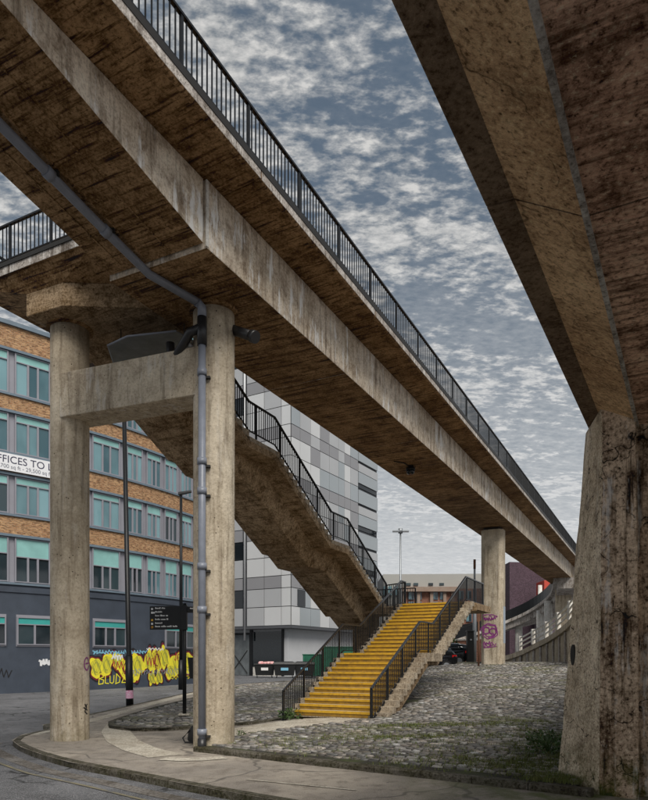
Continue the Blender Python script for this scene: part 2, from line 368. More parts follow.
def cobble_mat():
    m, t, bs = new_mat('cobble_stone'); P = pos(t)
    at = t.new('ShaderNodeAttribute', attribute_name='rnd').outputs['Fac']
    oi = t.new('ShaderNodeObjectInfo').outputs['Random']
    r = t.math('FRACT', t.math('ADD', at, oi))
    c = t.ramp(r, [(0, (0.085, 0.08, 0.077)), (0.4, (0.17, 0.16, 0.148)), (0.8, (0.28, 0.262, 0.24)), (1, (0.52, 0.50, 0.475))])
    n = t.noise(P, 9, 5, 0.65); g = t.noise(P, 60, 3, 0.7)
    r2 = t.math('FRACT', t.math('MULTIPLY', r, 7.31)); c = t.mix(t.rng(r2, 0.5, 1.0, 0, 0.45), c, t.mix(1.0, c, (1.0, 0.80, 0.62), 'MULTIPLY')); c = t.mix(t.rng(r2, 0.35, 0.0, 0, 0.4), c, t.mix(1.0, c, (0.78, 0.88, 1.0), 'MULTIPLY'))
    c = t.mix(t.rng(n, 0.42, 0.75, 0, 0.65), c, (0.10, 0.09, 0.08)); c = t.mix(t.rng(g, 0.5, 0.8, 0, 0.4), c, (0.06, 0.055, 0.05))
    mo = t.rng(t.noise(t.mapping(P, scale=(0.6, 1, 1)), 0.8, 5, 0.7), 0.52, 0.66)
    c = t.mix(t.math('MULTIPLY', mo, 0.6), c, (0.12, 0.125, 0.03))
    t.put(bs.inputs['Base Color'], c); bs.inputs['Roughness'].default_value = 0.48
    bump(t, bs, t.math('ADD', n, t.math('MULTIPLY', g, 0.4)), 0.5, 0.02); return m
M['cobble'] = cobble_mat()
def joint_mat():
    m, t, bs = new_mat('cobble_joint_soil'); P = pos(t)
    n = t.noise(P, 1.1, 5, 0.7); g = t.noise(P, 30, 3, 0.7)
    c = t.mix(t.rng(n, 0.46, 0.64), (0.026, 0.022, 0.018), (0.050, 0.060, 0.016))
    c = t.mix(t.rng(g, 0.5, 0.8, 0, 0.5), c, (0.07, 0.062, 0.05))
    t.put(bs.inputs['Base Color'], c); bs.inputs['Roughness'].default_value = 0.95; bump(t, bs, g, 0.6, 0.02); return m
M['joint'] = joint_mat()
def yellow_mat():
    m, t, bs = new_mat('worn_yellow_stair_paint'); P = pos(t)
    n = t.noise(P, 5, 6, 0.7); g = t.noise(P, 32, 4, 0.7)
    c = t.mix(t.rng(n, 0.35, 0.7), (0.60, 0.345, 0.016), (0.45, 0.245, 0.012))
    c = t.mix(t.rng(t.math('ADD', t.math('MULTIPLY', n, 0.6), t.math('MULTIPLY', g, 0.4)), 0.54, 0.64, 0, 0.8), c, (0.17, 0.115, 0.06))
    t.put(bs.inputs['Base Color'], c); bs.inputs['Roughness'].default_value = 0.6; bump(t, bs, g, 0.3, 0.01); return m
M['yellow'] = yellow_mat()
M['yellowtread'] = plain('scuffed_tread_concrete', (0.44, 0.40, 0.31), 0.75, 0, 0.3, 8, 0.2, c2=(0.36, 0.26, 0.12))
M['riser'] = plain('dirty_yellow_riser', (0.36, 0.195, 0.014), 0.75, 0, 0.4, 6, 0.2, c2=(0.17, 0.095, 0.018))
def brick_mat(name, c1, c2, mortar, scale, use_uv=True, bw=0.5, rh=0.25):
    m, t, bs = new_mat(name)
    v = t.new('ShaderNodeUVMap').outputs[0] if use_uv else pos(t)
    b = t.new('ShaderNodeTexBrick'); t.put(b.inputs['Vector'], v); b.inputs['Scale'].default_value = scale
    b.inputs['Color1'].default_value = (*c1, 1); b.inputs['Color2'].default_value = (*c2, 1); b.inputs['Mortar'].default_value = (*mortar, 1)
    b.inputs['Mortar Size'].default_value = 0.012; b.inputs['Brick Width'].default_value = bw; b.inputs['Row Height'].default_value = rh; b.inputs['Bias'].default_value = -0.1
    n = t.noise(pos(t), 1.2, 5, 0.65); n2 = t.noise(t.mapping(v, scale=(1, 3.2, 1)), 4.2, 3, 0.7)
    c = t.mix(t.rng(n, 0.4, 0.7, 0, 0.35), b.outputs['Color'], tuple(q * 0.45 for q in c1))
    c = t.mix(t.rng(n2, 0.47, 0.60, 0, 0.8), c, tuple(q * 0.3 for q in c2))
    t.put(bs.inputs['Base Color'], c); bs.inputs['Roughness'].default_value = 0.85
    bump(t, bs, b.outputs['Fac'], -0.4, 0.01); return m
M['brick'] = brick_mat('buff_orange_brick', (0.50, 0.30, 0.15), (0.33, 0.165, 0.075), (0.32, 0.275, 0.22), 2.2)
M['brickred'] = brick_mat('red_brick_far', (0.42, 0.19, 0.12), (0.33, 0.13, 0.085), (0.32, 0.25, 0.2), 1.6)
M['brickpurple'] = brick_mat('purple_brick_far', (0.105, 0.06, 0.085), (0.065, 0.035, 0.05), (0.10, 0.08, 0.09), 1.4)
def glass_mat(name, ca, cb, rough=0.08, sc=0.5):
    m, t, bs = new_mat(name); P = pos(t)
    oi = t.new('ShaderNodeObjectInfo').outputs['Random']
    n = t.noise(t.mapping(P, scale=(1, 1, 0.6)), sc, 3, 0.5)
    f = t.rng(t.math('ADD', t.math('MULTIPLY', n, 0.6), t.math('MULTIPLY', oi, 0.5)), 0.35, 0.75)
    t.put(bs.inputs['Base Color'], t.mix(f, ca, cb)); bs.inputs['Roughness'].default_value = rough
    bs.inputs['Specular IOR Level'].default_value = 0.8; return m
M['pane'] = glass_mat('blue_green_window_glass', (0.04, 0.10, 0.125), (0.19, 0.34, 0.38), 0.05)
M['panedark'] = glass_mat('dark_window_glass', (0.008, 0.013, 0.018), (0.03, 0.055, 0.065))
M['blind'] = plain('teal_window_blind', (0.27, 0.53, 0.51), 0.35, 0, 0.25, 1.0)
M['tealdark'] = plain('teal_panel_deep', (0.05, 0.36, 0.33), 0.35, 0, 0.2, 1.0)
PANELS = [plain('panel_white', (0.60, 0.61, 0.62), 0.35, 0.1, 0.06, 0.3), plain('panel_light_grey', (0.43, 0.44, 0.455), 0.35, 0.1, 0.06, 0.3),
          plain('panel_mid_grey', (0.275, 0.275, 0.29), 0.35, 0.1, 0.06, 0.3), plain('panel_blue_grey', (0.34, 0.375, 0.40), 0.3, 0.1, 0.06, 0.3)]
M['paneljoint'] = plain('panel_joint', (0.08, 0.085, 0.095), 0.6)

# ================================================================== GROUND
def v2(p): return (p[0], p[1])
mb = MB()                                                   # the road and everything round it, out to the horizon
gx = [-900, -400, -150, -70, -40, -30] + [-26 + 2 * i for i in range(30)] + [40, 70, 150, 400, 900]
gy = [-400, -100, -30, -8] + [-4 + 2 * i for i in range(44)] + [100, 150, 300, 900, 2200]
for y in gy:
    for x in gx: mb.v.append((x, y, h_road(x, y)))
for j in range(len(gy) - 1):
    for i in range(len(gx) - 1):
        a = j * len(gx) + i; mb.face((a, a + 1, a + 1 + len(gx), a + len(gx)), True)
road = tag(mb.build('road', M['asphalt']), kind='structure', label='grey worn asphalt road in front of the kerb')

front_kerb = [(-7.75, 19.0), (-8.0, 17.6), (-7.75, 16.5), (-6.95, 15.25), (-6.04, 14.15), (-5.02, 13.04), (-3.47, 11.77), (-2.2, 10.68), (-0.96, 9.7), (1.5, 7.75), (5, 4.95), (10, 0.9)]
back_edge = [(-8.45, 19.9), (-8.2, 23.4), (-7.9, 26.7), (-7.36, 34.0), (-5.6, 44.0), (-2.9, 49.0), (2.0, 52.0)]
pave_poly = list(reversed(back_edge)) + front_kerb[0:] + [(14, 6), (14, 14), (6, 22), (6, 40)]
pavement = tag(sheet('pavement', pave_poly, h_pave, M['footway'], 0.9), kind='structure', label='worn grey footway round the concrete columns')

def kerb(path, hf, parent, wd=0.16, drop=0.16, ln=0.92, lift=0.012, mat='kerb', inward=None):
    """a row of kerb stones along a plan polyline; wd to the left of travel"""
    pts = polyline([Vector((x, y, 0)) for x, y in path], ln)
    for a, b in zip(pts[:-1], pts[1:]):
        d = (b - a).normalized(); sd = Vector((-d.y, d.x, 0)) * wd; g = d * 0.006
        za, zb = hf(a.x, a.y) + lift + random.uniform(-.004, .004), hf(b.x, b.y) + lift + random.uniform(-.004, .004)
        a2, b2 = a + g, b - g
        k = MB(); ring = []
        for p, z in ((a2, za), (b2, zb)):
            ring.append([(p.x, p.y, z - drop), (p.x + sd.x, p.y + sd.y, z - drop), (p.x + sd.x, p.y + sd.y, z), (p.x + sd.x * 0.12, p.y + sd.y * 0.12, z), (p.x, p.y, z - 0.03)])
        k.loft(ring); k.build('kerb_stone', M[mat], parent)
kerb(front_kerb, h_pave, pavement)
kerb(list(reversed(back_edge))[0:] + [front_kerb[0]], h_pave, pavement, drop=0.14)
# pale paving band that follows the road edge, and the pale patch across the footway
def ribbon_sheet(name, pts, wd, hf, mat, dz, parent, kind='structure'):
    pts = polyline([Vector((x, y, 0)) for x, y in pts], 0.5); b = MB(); r = []
    for i, p in enumerate(pts):
        d = (pts[min(i + 1, len(pts) - 1)] - pts[max(i - 1, 0)]).normalized(); sd = Vector((-d.y, d.x, 0)) * wd
        r.append([(p.x, p.y, hf(p.x, p.y) + dz), (p.x + sd.x, p.y + sd.y, hf(p.x + sd.x, p.y + sd.y) + dz)])
    b.loft(r, close=False, caps=False); o = b.build(name, mat, parent)
    if o.data.polygons[0].normal.z < 0: o.data.flip_normals()
    return o
ribbon_sheet('paving_band', [(-7.55, 17.5), (-7.3, 19.5), (-7.15, 22), (-6.98, 27.5), (-6.7, 34), (-6.3, 38)], 0.42, h_pave, M['slabpale'], 0.005, pavement)
ribbon_sheet('pale_patch', [(-6.6, 20.3), (-6.1, 18.2), (-5.3, 16.2), (-4.4, 14.6), (-3.3, 13.2)], 0.75, h_pave, M['slabpale'], 0.009, pavement)
ribbon_sheet('pale_patch', [(-3.3, 13.2), (-2.6, 13.0), (-1.9, 13.4)], 0.4, h_pave, M['slabpale'], 0.013, pavement)
# lighter strip of the path to the yellow stair
path_poly = [(-3.4, 18.3), (-2.1, 16.7), (-0.4, 18.1), (1.3, 19.3), (0.4, 21.0), (-1.3, 20.4), (-2.5, 19.1)]
sheet('stair_path', path_poly, h_pave, M['slabpale'], 0.6, pavement, 0.005)
# dark repair patch near the camera
ribbon_sheet('pale_joint', [(-1.3, 11.05), (0.55, 10.1)], 0.06, h_pave, M['slabpale'], 0.011, pavement)
# gully channel by the near kerb
chan = [(-8.2, 17.2), (-8.0, 16.2), (-7.1, 15.0), (-6.2, 13.9), (-5.2, 12.8), (-3.65, 11.55), (-2.4, 10.45), (-1.15, 9.5), (1.3, 7.5)]
ribbon_sheet('kerb_channel', list(reversed(chan)), 0.30, lambda x, y: h_road(x, y), concrete('channel_concrete', (0.20, 0.19, 0.18), (0.14, 0.13, 0.12), (0.07, 0.06, 0.05), streak=0), 0.006, road)
ribbon_sheet('yellow_line', [(p[0] - 0.38, p[1] - 0.42) for p in chan[1:]], 0.07, lambda x, y: h_road(x, y), plain('faded_yellow_line', (0.22, 0.19, 0.11), 0.8, 0, 0.6, 3, c2=(0.10, 0.10, 0.10)), 0.012, road)

# ---- cobbles
def stone(mb, c, dx, dy, a, b, hh, r):
    """one sett: frustum with a rounded shoulder; dx, dy plan axes, a, b half sizes"""
    i = len(mb.v)
    jit = lambda q: q * random.uniform(0.90, 1.04)
    t = [random.uniform(-.007, .007) for _ in range(4)]
    for k, (f, z) in enumerate(((1.0, -0.05), (0.97, hh * 0.45), (0.80, hh))):
        for j, (sx, sy) in enumerate(((-1, -1), (1, -1), (1, 1), (-1, 1))):
            p = c + dx * (sx * jit(a) * f) + dy * (sy * jit(b) * f); mb.v.append((p.x, p.y, p.z + z + (t[j] if k else 0)))
    for k in (0, 1):
        for j in range(4):
            q = i + k * 4; mb.face((q + j, q + (j + 1) % 4, q + 4 + (j + 1) % 4, q + 4 + j), k == 1); mb.attr.append(r)
    mb.face((i + 8, i + 9, i + 10, i + 11), True); mb.attr.append(r)
variants = []
for k in range(10):
    b = MB(); stone(b, Vector((0, 0, 0)), Vector((1, 0, 0)), Vector((0, 1, 0)), 0.5, 0.5, 0.034, random.random()); variants.append(raw_mesh(b, 'cobble', M['cobble']))
def lay(parent, spots, n_single):
    """spots: (pos, axis angle, half length, half width); the nearest are objects, the rest one mesh"""
    spots.sort(key=lambda q: q[0].x ** 2 + q[0].y ** 2)
    for p, an, a, b in spots[:n_single]:
        part_copy(random.choice(variants), 'cobble', parent, p, an, (2 * a, 2 * b, random.uniform(0.8, 1.35)))
    rest = MB()
    for p, an, a, b in spots[n_single:]:
        stone(rest, p, Vector((math.cos(an), math.sin(an), 0)), Vector((-math.sin(an), math.cos(an), 0)), a, b, 0.034 * random.uniform(0.75, 1.3), random.random())
    tag(rest.build('cobbles', M['cobble'], parent, flip=False), kind='stuff', label='rows of worn grey cobbles')

bank_poly = [(-2.75, 14.55), (3.75, 9.9), (4.4, 11.6), (7.2, 10.5), (20, 24), (20, 46), (9.0, 47), (2.4, 30.0), (1.0, 22.0), (1.45, 19.25), (-0.38, 17.9), (-2.0, 16.5), (-2.55, 15.4)]
bank = tag(sheet('cobbled_bank', bank_poly, h_bank, M['joint'], 0.9), kind='structure', label='sloping bank of worn grey cobbles beside the yellow stair')
kerb([(-2.85, 14.48), (3.9, 9.62)], h_bank, bank, wd=0.19, drop=0.2, lift=0.015)
spots = []
an0 = math.atan2(KD.y, KD.x); q = 0.30
while q < 33:
    rowh = 0.125 + 0.006 * random.random(); tt = -13.0 + random.random() * 0.3; wob = random.random() * 9
    while tt < 15:
        ln = random.uniform(0.14, 0.26); c = KA + KD * (tt + ln / 2) + KN * (q + 0.02 * math.sin(tt * 0.9 + wob * 0.15) + 0.10 * math.sin(tt * 0.37 + q * 0.25))
        tt += ln + random.uniform(0.015, 0.05)
        if not inside(c.x, c.y, bank_poly) or c.y > 43.5: continue
        if c.x > 0.50 * c.y + 0.6: continue                          # never in view: past the frame
        ws = (c - B0).dot(NL); ss = (c - B0).dot(U)
        if 0.3 < ws < 2.9 and -0.1 < ss < 6: continue                # under the solid lower flight
        spots.append((Vector((c.x, c.y, h_bank(c.x, c.y) - 0.004 + random.uniform(-.010, .010))), an0 + random.uniform(-.06, .06), ln / 2, rowh / 2 * 0.93))
    q += rowh + 0.05
lay(bank, spots, 300)

bed_poly = [(-6.55, 21.3), (-6.5, 20.0), (-6.1, 18.9), (-5.3, 18.25), (-4.4, 18.3), (-3.6, 18.9), (-2.45, 19.6), (-1.5, 20.6), (0.2, 23.8), (2.6, 30), (4.5, 40), (2.0, 46), (-2.9, 46.5), (-5.2, 40.5), (-5.95, 31.0), (-6.35, 26.5), (-6.55, 23.0)]
def h_bed(x, y): return h_road(x, y) + 0.12 + 0.085
bed = tag(sheet('cobbled_bed', bed_poly, h_bed, M['joint'], 0.9), kind='structure', label='raised cobbled bed with laid rings beside the sign post')
kerb(bed_poly[-1:] + bed_poly[:9], h_bed, bed, wd=0.17, drop=0.2, ln=0.8)
kerb(bed_poly[12:], h_bed, bed, wd=0.17, drop=0.2, ln=1.2)
spots = []; C1 = Vector((-3.9, 20.9, 0)); rad = 0.3
while rad < 27:
    n = max(6, int(2 * math.pi * rad / 0.25)); off = random.random()
    for k in range(n):
        th = 2 * math.pi * (k + off) / n
        c = C1 + Vector((math.cos(th), math.sin(th), 0)) * (rad + 0.05 * math.sin(5 * th + rad))
        if c.y > 45 or not all(inside(c.x + ex, c.y + ey, bed_poly) for ex, ey in ((.26, 0), (-.26, 0), (0, .26), (0, -.26))): continue
        m_ = min(((Vector((c.x, c.y)) - Vector(a)).length for a in bed_poly), default=9)
        spots.append((Vector((c.x, c.y, h_bed(c.x, c.y) - 0.004)), th + math.pi / 2 + random.uniform(-.1, .1), math.pi * rad / n * 0.86, 0.083))
    rad += 0.21
lay(bed, spots, 120)
# raised yard behind the bank
yard_poly = [(2.2, 31), (9, 42), (20, 42), (80, 42), (110, 130), (-1, 130), (1.5, 52)]
def h_yard(x, y): return 0.30 + 1.36 * smooth((x - 2.0) / 6.5) - 0.02
yard = tag(sheet('yard', yard_poly, h_yard, M['asphalt'], 3.0), kind='structure', label='asphalt yard behind the cobbled bank')

# ================================================================== FOOTBRIDGE
ZS, ZT, ZF, ZW = 9.94, 11.28, 11.33, 11.62          # girder soffit, cantilever root, fascia foot, walkway
def extrude_sw(mb, sec, s0, s1, mi=0):
    return mb.loft([[SW(s0, w, z) for w, z in sec], [SW(s1, w, z) for w, z in sec]], mi=mi)
footbridge = thing('footbridge', 'long straight concrete footbridge on round columns with black railings', 'footbridge')
joints = [-22, -17.5, -12.6, -6.74, -0.97, 5.3, 11.5, 17.5, 23.2, 29.3, 35.5, 41.5, 47.5, 56.0]
for a, b in zip(joints[:-1], joints[1:]):
    m_ = MB(); g = 0.012
    extrude_sw(m_, [(-0.545, ZF), (-0.50, ZF - 0.03), (-0.44, ZF - 0.03), (-0.42, ZF), (0.35, ZT), (2.85, ZT), (3.62, ZF), (3.745, ZF), (3.745, ZW), (3.45, ZW + 0.02), (3.45, ZW - 0.1), (-0.25, ZW - 0.1), (-0.25, ZW + 0.02), (-0.545, ZW)], a + g, b - g)
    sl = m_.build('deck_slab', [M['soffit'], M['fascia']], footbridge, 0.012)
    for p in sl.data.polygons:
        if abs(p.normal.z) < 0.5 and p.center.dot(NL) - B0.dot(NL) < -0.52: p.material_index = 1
m_ = MB(); extrude_sw(m_, [(-0.556, 11.50), (-0.556, ZW + 0.012), (-0.40, ZW + 0.03), (-0.40, ZW - 0.02), (-0.53, 11.50)], -22, 56); m_.build('edge_strip', M['grate'], footbridge)
m_ = MB(); m_.box(SW(-6.862, 5.93, 11.57), (0.03, 4.36, 0.10), (U, NL, Vector((0, 0, 1)))); m_.build('edge_strip', M['grate'], footbridge)
gj = [-7.3, -0.97, 5.3, 11.5, 17.5, 23.2, 29.3, 35.5, 41.5, 47.5, 55.5]
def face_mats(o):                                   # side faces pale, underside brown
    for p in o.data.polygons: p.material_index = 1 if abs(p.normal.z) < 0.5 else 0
for a, b in zip(gj[:-1], gj[1:]):
    m_ = MB(); g = 0.006
    extrude_sw(m_, [(0.34, ZS), (2.86, ZS), (2.86, ZT - 0.004), (0.34, ZT - 0.004)], a + g, b - g)
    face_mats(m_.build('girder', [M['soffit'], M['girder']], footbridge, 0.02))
# the near girder: its underside rises towards the end of the bridge
m_ = MB(); rings = []
for s in (-7.33, -9.5, -11.5, -13.5, -22):
    z = min(11.05, ZS + 0.09 + 0.18 * (-7.33 - s)); rings.append([SW(s, 0.40, z), SW(s, 2.80, z), SW(s, 2.80, ZT - 0.004), SW(s, 0.40, ZT - 0.004)])
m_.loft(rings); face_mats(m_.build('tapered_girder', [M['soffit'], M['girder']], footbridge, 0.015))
m_ = MB(); m_.box(SW(-7.28, 0.345, (ZS + ZT) / 2), (0.07, 0.03, ZT - ZS - 0.06), (U, NL, Vector((0, 0, 1)))); m_.build('joint_mortar', M['pale'], footbridge)
for w0, wd, dp in ((1.15, 0.03, 0.02), (1.75, 0.05, 0.03), (2.35, 0.03, 0.02)):     # formwork ridges under the tapered girder
    m_ = MB(); r = []
    for s in (-7.5, -9.5, -11.5, -13.4):
        z = ZS + 0.09 + 0.18 * (-7.33 - s); r.append([SW(s, w0, z + 0.02), SW(s, w0, z - dp), SW(s, w0 + wd, z - dp), SW(s, w0 + wd, z + 0.02)])
    m_.loft(r); m_.build('formwork_ridge', M['soffit'], footbridge)
# soffit joint battens
for s in (9.0, 33.0, 49.5):
    m_ = MB(); m_.box(SW(s, 1.6, ZS - 0.004), (0.05, 2.4, 0.02), (U, NL, Vector((0, 0, 1)))); m_.build('soffit_joint', M['soffit'], footbridge)

def cylinder_col(name, c, r, z0, z1, mat, parent, seg=40, lean=0, stretch=1.0, bands=(0.32,)):
    m_ = MB(); rings = []
    zs = [z0, z0 + 0.06] + [z0 + (z1 - z0) * k / 10 for k in range(1, 10)] + [z1]
    for z in zs: rings.append([(c.x + r * math.cos(2 * math.pi * k / seg), c.y + r * stretch * math.sin(2 * math.pi * k / seg), z) for k in range(seg)])
    m_.loft(rings, sm=True); return m_.build(name, mat, parent)
C2 = Vector((-2.5, 15.11, 0)); C1c = Vector((-6.38, 16.7, 0))
cylinder_col('column', C2, 0.465, -0.15, ZS + 0.01, M['column'], footbridge)
cylinder_col('column', C1c, 0.465, -0.25, 10.36, M['column'], footbridge)
m_ = MB(); m_.tube([C2 + Vector((0, 0, ZS - 0.10)), C2 + Vector((0, 0, ZS + 0.01))], 0.55, 40); m_.build('column_collar', M['soffit'], footbridge)
m_ = MB(); m_.tube([C1c + Vector((0, 0, 10.26)), C1c + Vector((0, 0, 10.37))], 0.56, 40); m_.build('column_collar', M['soffit'], footbridge)
def oct_pier(c, wx, wy, z0, z1, ch, name, mat, parent):
    m_ = MB(); poly = []
    for sx, sy in ((1, 1), (-1, 1), (-1, -1), (1, -1)):
        a = [(sx * wx, sy * (wy - ch)), (sx * (wx - ch), sy * wy)]
        if sx * sy < 0: a.reverse()
        poly += a
    pts = [c + NL * x + U * y for x, y in poly]
    m_.loft([[(p.x, p.y, z) for p in pts] for z in (z0, z1)]); return m_.build(name, mat, parent, 0.03)
S3 = (Vector((10.2, 40.1, 0)) - B0).dot(U); C3 = SW(S3, 1.6, 0); C3.z = 0
oct_pier(C3, 0.66, 0.5, 1.2, ZS - 0.14, 0.22, 'column', M['column'], footbridge)
oct_pier(C3, 0.5, 0.4, ZS - 0.15, ZS + 0.01, 0.12, 'shadow_cap', M['grate'], footbridge)  # dark block put in for the shade under the deck at the column head
C4 = SW(54.0, 1.5, 0); C4.z = 0
oct_pier(C4, 0.75, 0.6, 1.2, ZS + 0.01, 0.06, 'column', M['column'], footbridge)
# beam between the two near columns
d12 = (C2 - C1c).normalized(); n12 = Vector((d12.y, -d12.x, 0))
m_ = MB(); a = C1c + d12 * 0.12; b = C2 - d12 * 0.1
zb0, zb1 = 7.92, 9.00
fr = n12 * 0.50
pl = [a + n12 * 0.47, b + n12 * 0.40, b - n12 * 0.40, a - n12 * 0.40]
m_.loft([[(p.x, p.y, zb0) for p in pl], [(p.x, p.y, zb1) for p in pl]]); m_.build('cross_beam', M['beam'], footbridge, 0.02)

# the landing deck on the left, over the second column
m_ = MB(); pl = [SW(-6.85, 3.76, 0), SW(-6.85, 8.1, 0), SW(-4.4, 8.1, 0), SW(-4.4, 3.76, 0)]
m_.loft([[(p.x, p.y, z) for p in pl] for z in (ZF - 0.005, ZW - 0.005)])
ld = m_.build('landing_slab', [M['soffit'], M['fascia']], footbridge, 0.012)
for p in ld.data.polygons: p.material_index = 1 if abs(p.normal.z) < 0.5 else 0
hp = [(-6.53, 6.35), (-6.50, 5.14), (-5.51, 3.40), (-5.2, 2.87), (-4.0, 2.87), (-3.9, 4.2), (-4.3, 6.35)]
pl = [SW(s, w, 0) for s, w in hp]
m_ = MB(); m_.loft([[(p.x, p.y, z) for p in pl] for z in (10.36, 10.92)]); hb = m_.build('landing_girder', M['stairconc'], footbridge, 0.02)
ho = [SW(a, b, 0) for a, b in ((-6.78, 7.95), (-6.78, 5.14), (-6.78, 3.80), (-5.2, 2.9), (-4.45, 2.9), (-4.45, 4.2), (-4.45, 7.95))]
m_ = MB(); m_.loft([[(p.x, p.y, 10.921) for p in pl], [(p.x, p.y, ZF - 0.006) for p in ho]]); m_.build('haunched_soffit', M['soffit'], footbridge)
# soffit of the landing girder, splayed to the column head
m_ = MB(); pl2 = [C1c + (p - C1c) * 0.62 for p in pl]
m_.loft([[(p.x, p.y, 10.30) for p in pl2], [(p.x, p.y, 10.362) for p in [C1c + (p - C1c) * 0.97 for p in pl]]]); m_.build('splayed_head', M['stairconc'], footbridge)

# ---- railings
BAL = {}
def bal_mesh(h, w=0.022):
    k = (round(h, 2), w)
    if k not in BAL: b = MB(); b.box((0, 0, h / 2), (w, w, h)); BAL[k] = raw_mesh(b, 'baluster', M['blackmetal'])
    return BAL[k]
PST = {}
def post_mesh(h, w=0.06):
    k = (round(h, 2), w)
    if k not in PST: b = MB(); b.box((0, 0, h / 2), (w, w * 0.8, h)); PST[k] = raw_mesh(b, 'post', M['blackmetal'])
    return PST[k]
def railing(root, pts, h, sp_post=2.0, sp_bal=0.14, far=None, joined=False, name='railing', gap=0.09, rail=(0.07, 0.045), first_post=0.0, foot=0.0, top='blackmetal'):
    """pts: the foot line; top and bottom rails in one mesh, posts and balusters its sub-parts"""
    pts = [Vector(p) for p in pts]; up = Vector((0, 0, 1)); m_ = MB()
    for a, b in zip(pts[:-1], pts[1:]):
        m_.beam(a + up * h, b + up * h, rail[0], rail[1]); m_.beam(a + up * gap, b + up * gap, 0.045, 0.03, mi=1)
    ro = m_.build(name, [M[top], M['blackmetal']], root); ro_j = MB(); n = 0
    L = 0.0; seg = []
    for a, b in zip(pts[:-1], pts[1:]): seg.append((L, a, b)); L += (b - a).length
    def at(t):
        for l0, a, b in reversed(seg):
            if t >= l0 - 1e-6: return a.lerp(b, min(1, (t - l0) / (b - a).length)), math.atan2((b - a).y, (b - a).x)
    npost = max(1, round((L - first_post) / sp_post)); sp = (L - first_post) / npost
    for i in range(npost + 1):
        p, an = at(first_post + i * sp)
        if joined: ro_j.box(p + up * (h / 2), (0.06, 0.05, h))
        else: part_copy(post_mesh(h + foot), 'post', ro, p - up * foot, an)
    nb = int(L / sp_bal)
    for i in range(1, nb):
        p, an = at(i * sp_bal)
        if joined or (far is not None and i * sp_bal > far): ro_j.box(p + up * ((h + gap) / 2), (0.022, 0.022, h - gap)); n += 1
        else: part_copy(bal_mesh(h - gap), 'baluster', ro, p + up * gap, an)
    if ro_j.v: tag(ro_j.build('balusters', M['blackmetal'], ro), kind='stuff')
    return ro
RZ = ZW + 0.02
railing(footbridge, [SW(-11.03, -0.47, RZ), SW(56, -0.47, RZ)], 0.93, 1.98, 0.14, far=28, first_post=0.0)
railing(footbridge, [SW(-22, -0.47, RZ), SW(-11.03, -0.47, RZ)], 0.93, 1.98, 0.14, joined=True)
railing(footbridge, [SW(-22, 3.67, RZ), SW(-7.0, 3.67, RZ)], 0.93, 2.0, 0.14, joined=True)
railing(footbridge, [SW(-4.3, 3.67, RZ), SW(56, 3.67, RZ)], 0.93, 2.0, 0.14, joined=True)
railing(footbridge, [SW(-6.77, 3.8, RZ), SW(-6.77, 8.02, RZ)], 0.93, 1.4, 0.14)
railing(footbridge, [SW(-6.77, 8.02, RZ), SW(-4.5, 8.02, RZ)], 0.93, 1.2, 0.14)

# ================================================================== CONCRETE STAIR
stair2 = thing('concrete_staircase', 'brown concrete staircase descending from the footbridge behind the columns, black railing', 'staircase')
W0, W1 = 4.05, 7.25
prof = [(-5.3, ZW), (-0.14, 9.03), (1.43, 9.03), (5.71, 6.72), (7.2, 6.72), (11.55, 4.47), (13.45, 4.47)]
def zwalk(s):
    for (a, za), (b, zb) in zip(prof[:-1], prof[1:]):
        if a <= s <= b: return za + (zb - za) * (s - a) / (b - a)
    return prof[0][1] if s < prof[0][0] else prof[-1][1]
def soffit_line(dep):
    out = []
    for i, (s, z) in enumerate(prof): 
        sh = -0.26 * dep if i not in (0, 6) else 0
        out.append((s + sh, z - dep))
    return out
m_ = MB(); rings = []
top = soffit_line(0.14); bot = soffit_line(0.36)
for (s, zt), (sb, zb_) in zip(top, bot): rings.append([SW(sb, W0, zb_), SW(sb, W1, zb_), SW(s, W1, zt), SW(s, W0, zt)])
m_.loft(rings[:-1]); m_.build('stair_slab', M['stairconc'], stair2, 0.015)
m_ = MB(); rings = []
top = soffit_line(0.30); bot = soffit_line(1.04)
for (s, zt), (sb, zb_) in zip(top[:-1], bot[:-1]):
    rings.append([SW(sb, 4.98, zb_), SW(sb, 6.38, zb_), SW(s, 6.62, zt), SW(s, 4.72, zt)])
m_.loft(rings); m_.build('spine_beam', M['stairconc'], stair2, 0.03)
def step_run(root, s0, z0, s1, z1, n, w0, w1, name, mats, paint=None, thick=0.22):
    """steps rising from (s0, z0) to (s1, z1)"""
    ds = (s1 - s0) / n; dz = (z1 - z0) / n; up = Vector((0, 0, 1)); sg = 1 if ds > 0 else -1
    for i in range(n):
        a = s0 + ds * i; zt = z0 + dz * (i + 1); L = abs(ds) + 0.02
        m_ = MB(); cs = a + sg * L / 2; wm = (w0 + w1) / 2
        m_.box(SW(cs, wm, zt - thick / 2), (L, w1 - w0, thick), (U, NL, up))
        if paint:
            p0, p1 = paint; pm = (p0 + p1) / 2; pw = p1 - p0
            m_.box(SW(a - sg * 0.002, pm, zt - abs(dz) / 2 - 0.02), (0.012, pw, abs(dz) - 0.03), (U, NL, up), mi=3)
            m_.box(SW(a + sg * 0.012, pm, zt - 0.028), (0.085, pw, 0.07), (U, NL, up), mi=1)
            m_.box(SW(a + sg * 0.052 + sg * (L - 0.07) / 2, pm, zt + 0.0015), (L - 0.08, pw, 0.006), (U, NL, up), mi=2)
        m_.build(name, mats, root, 0.006)
for (a, za), (b, zb_) in ((prof[1], prof[0]), (prof[3], prof[2]), (prof[5], prof[4])):
    step_run(stair2, a, za, b, zb_, 14, W0 + 0.03, W1 - 0.03, 'step', M['step'], thick=0.2)
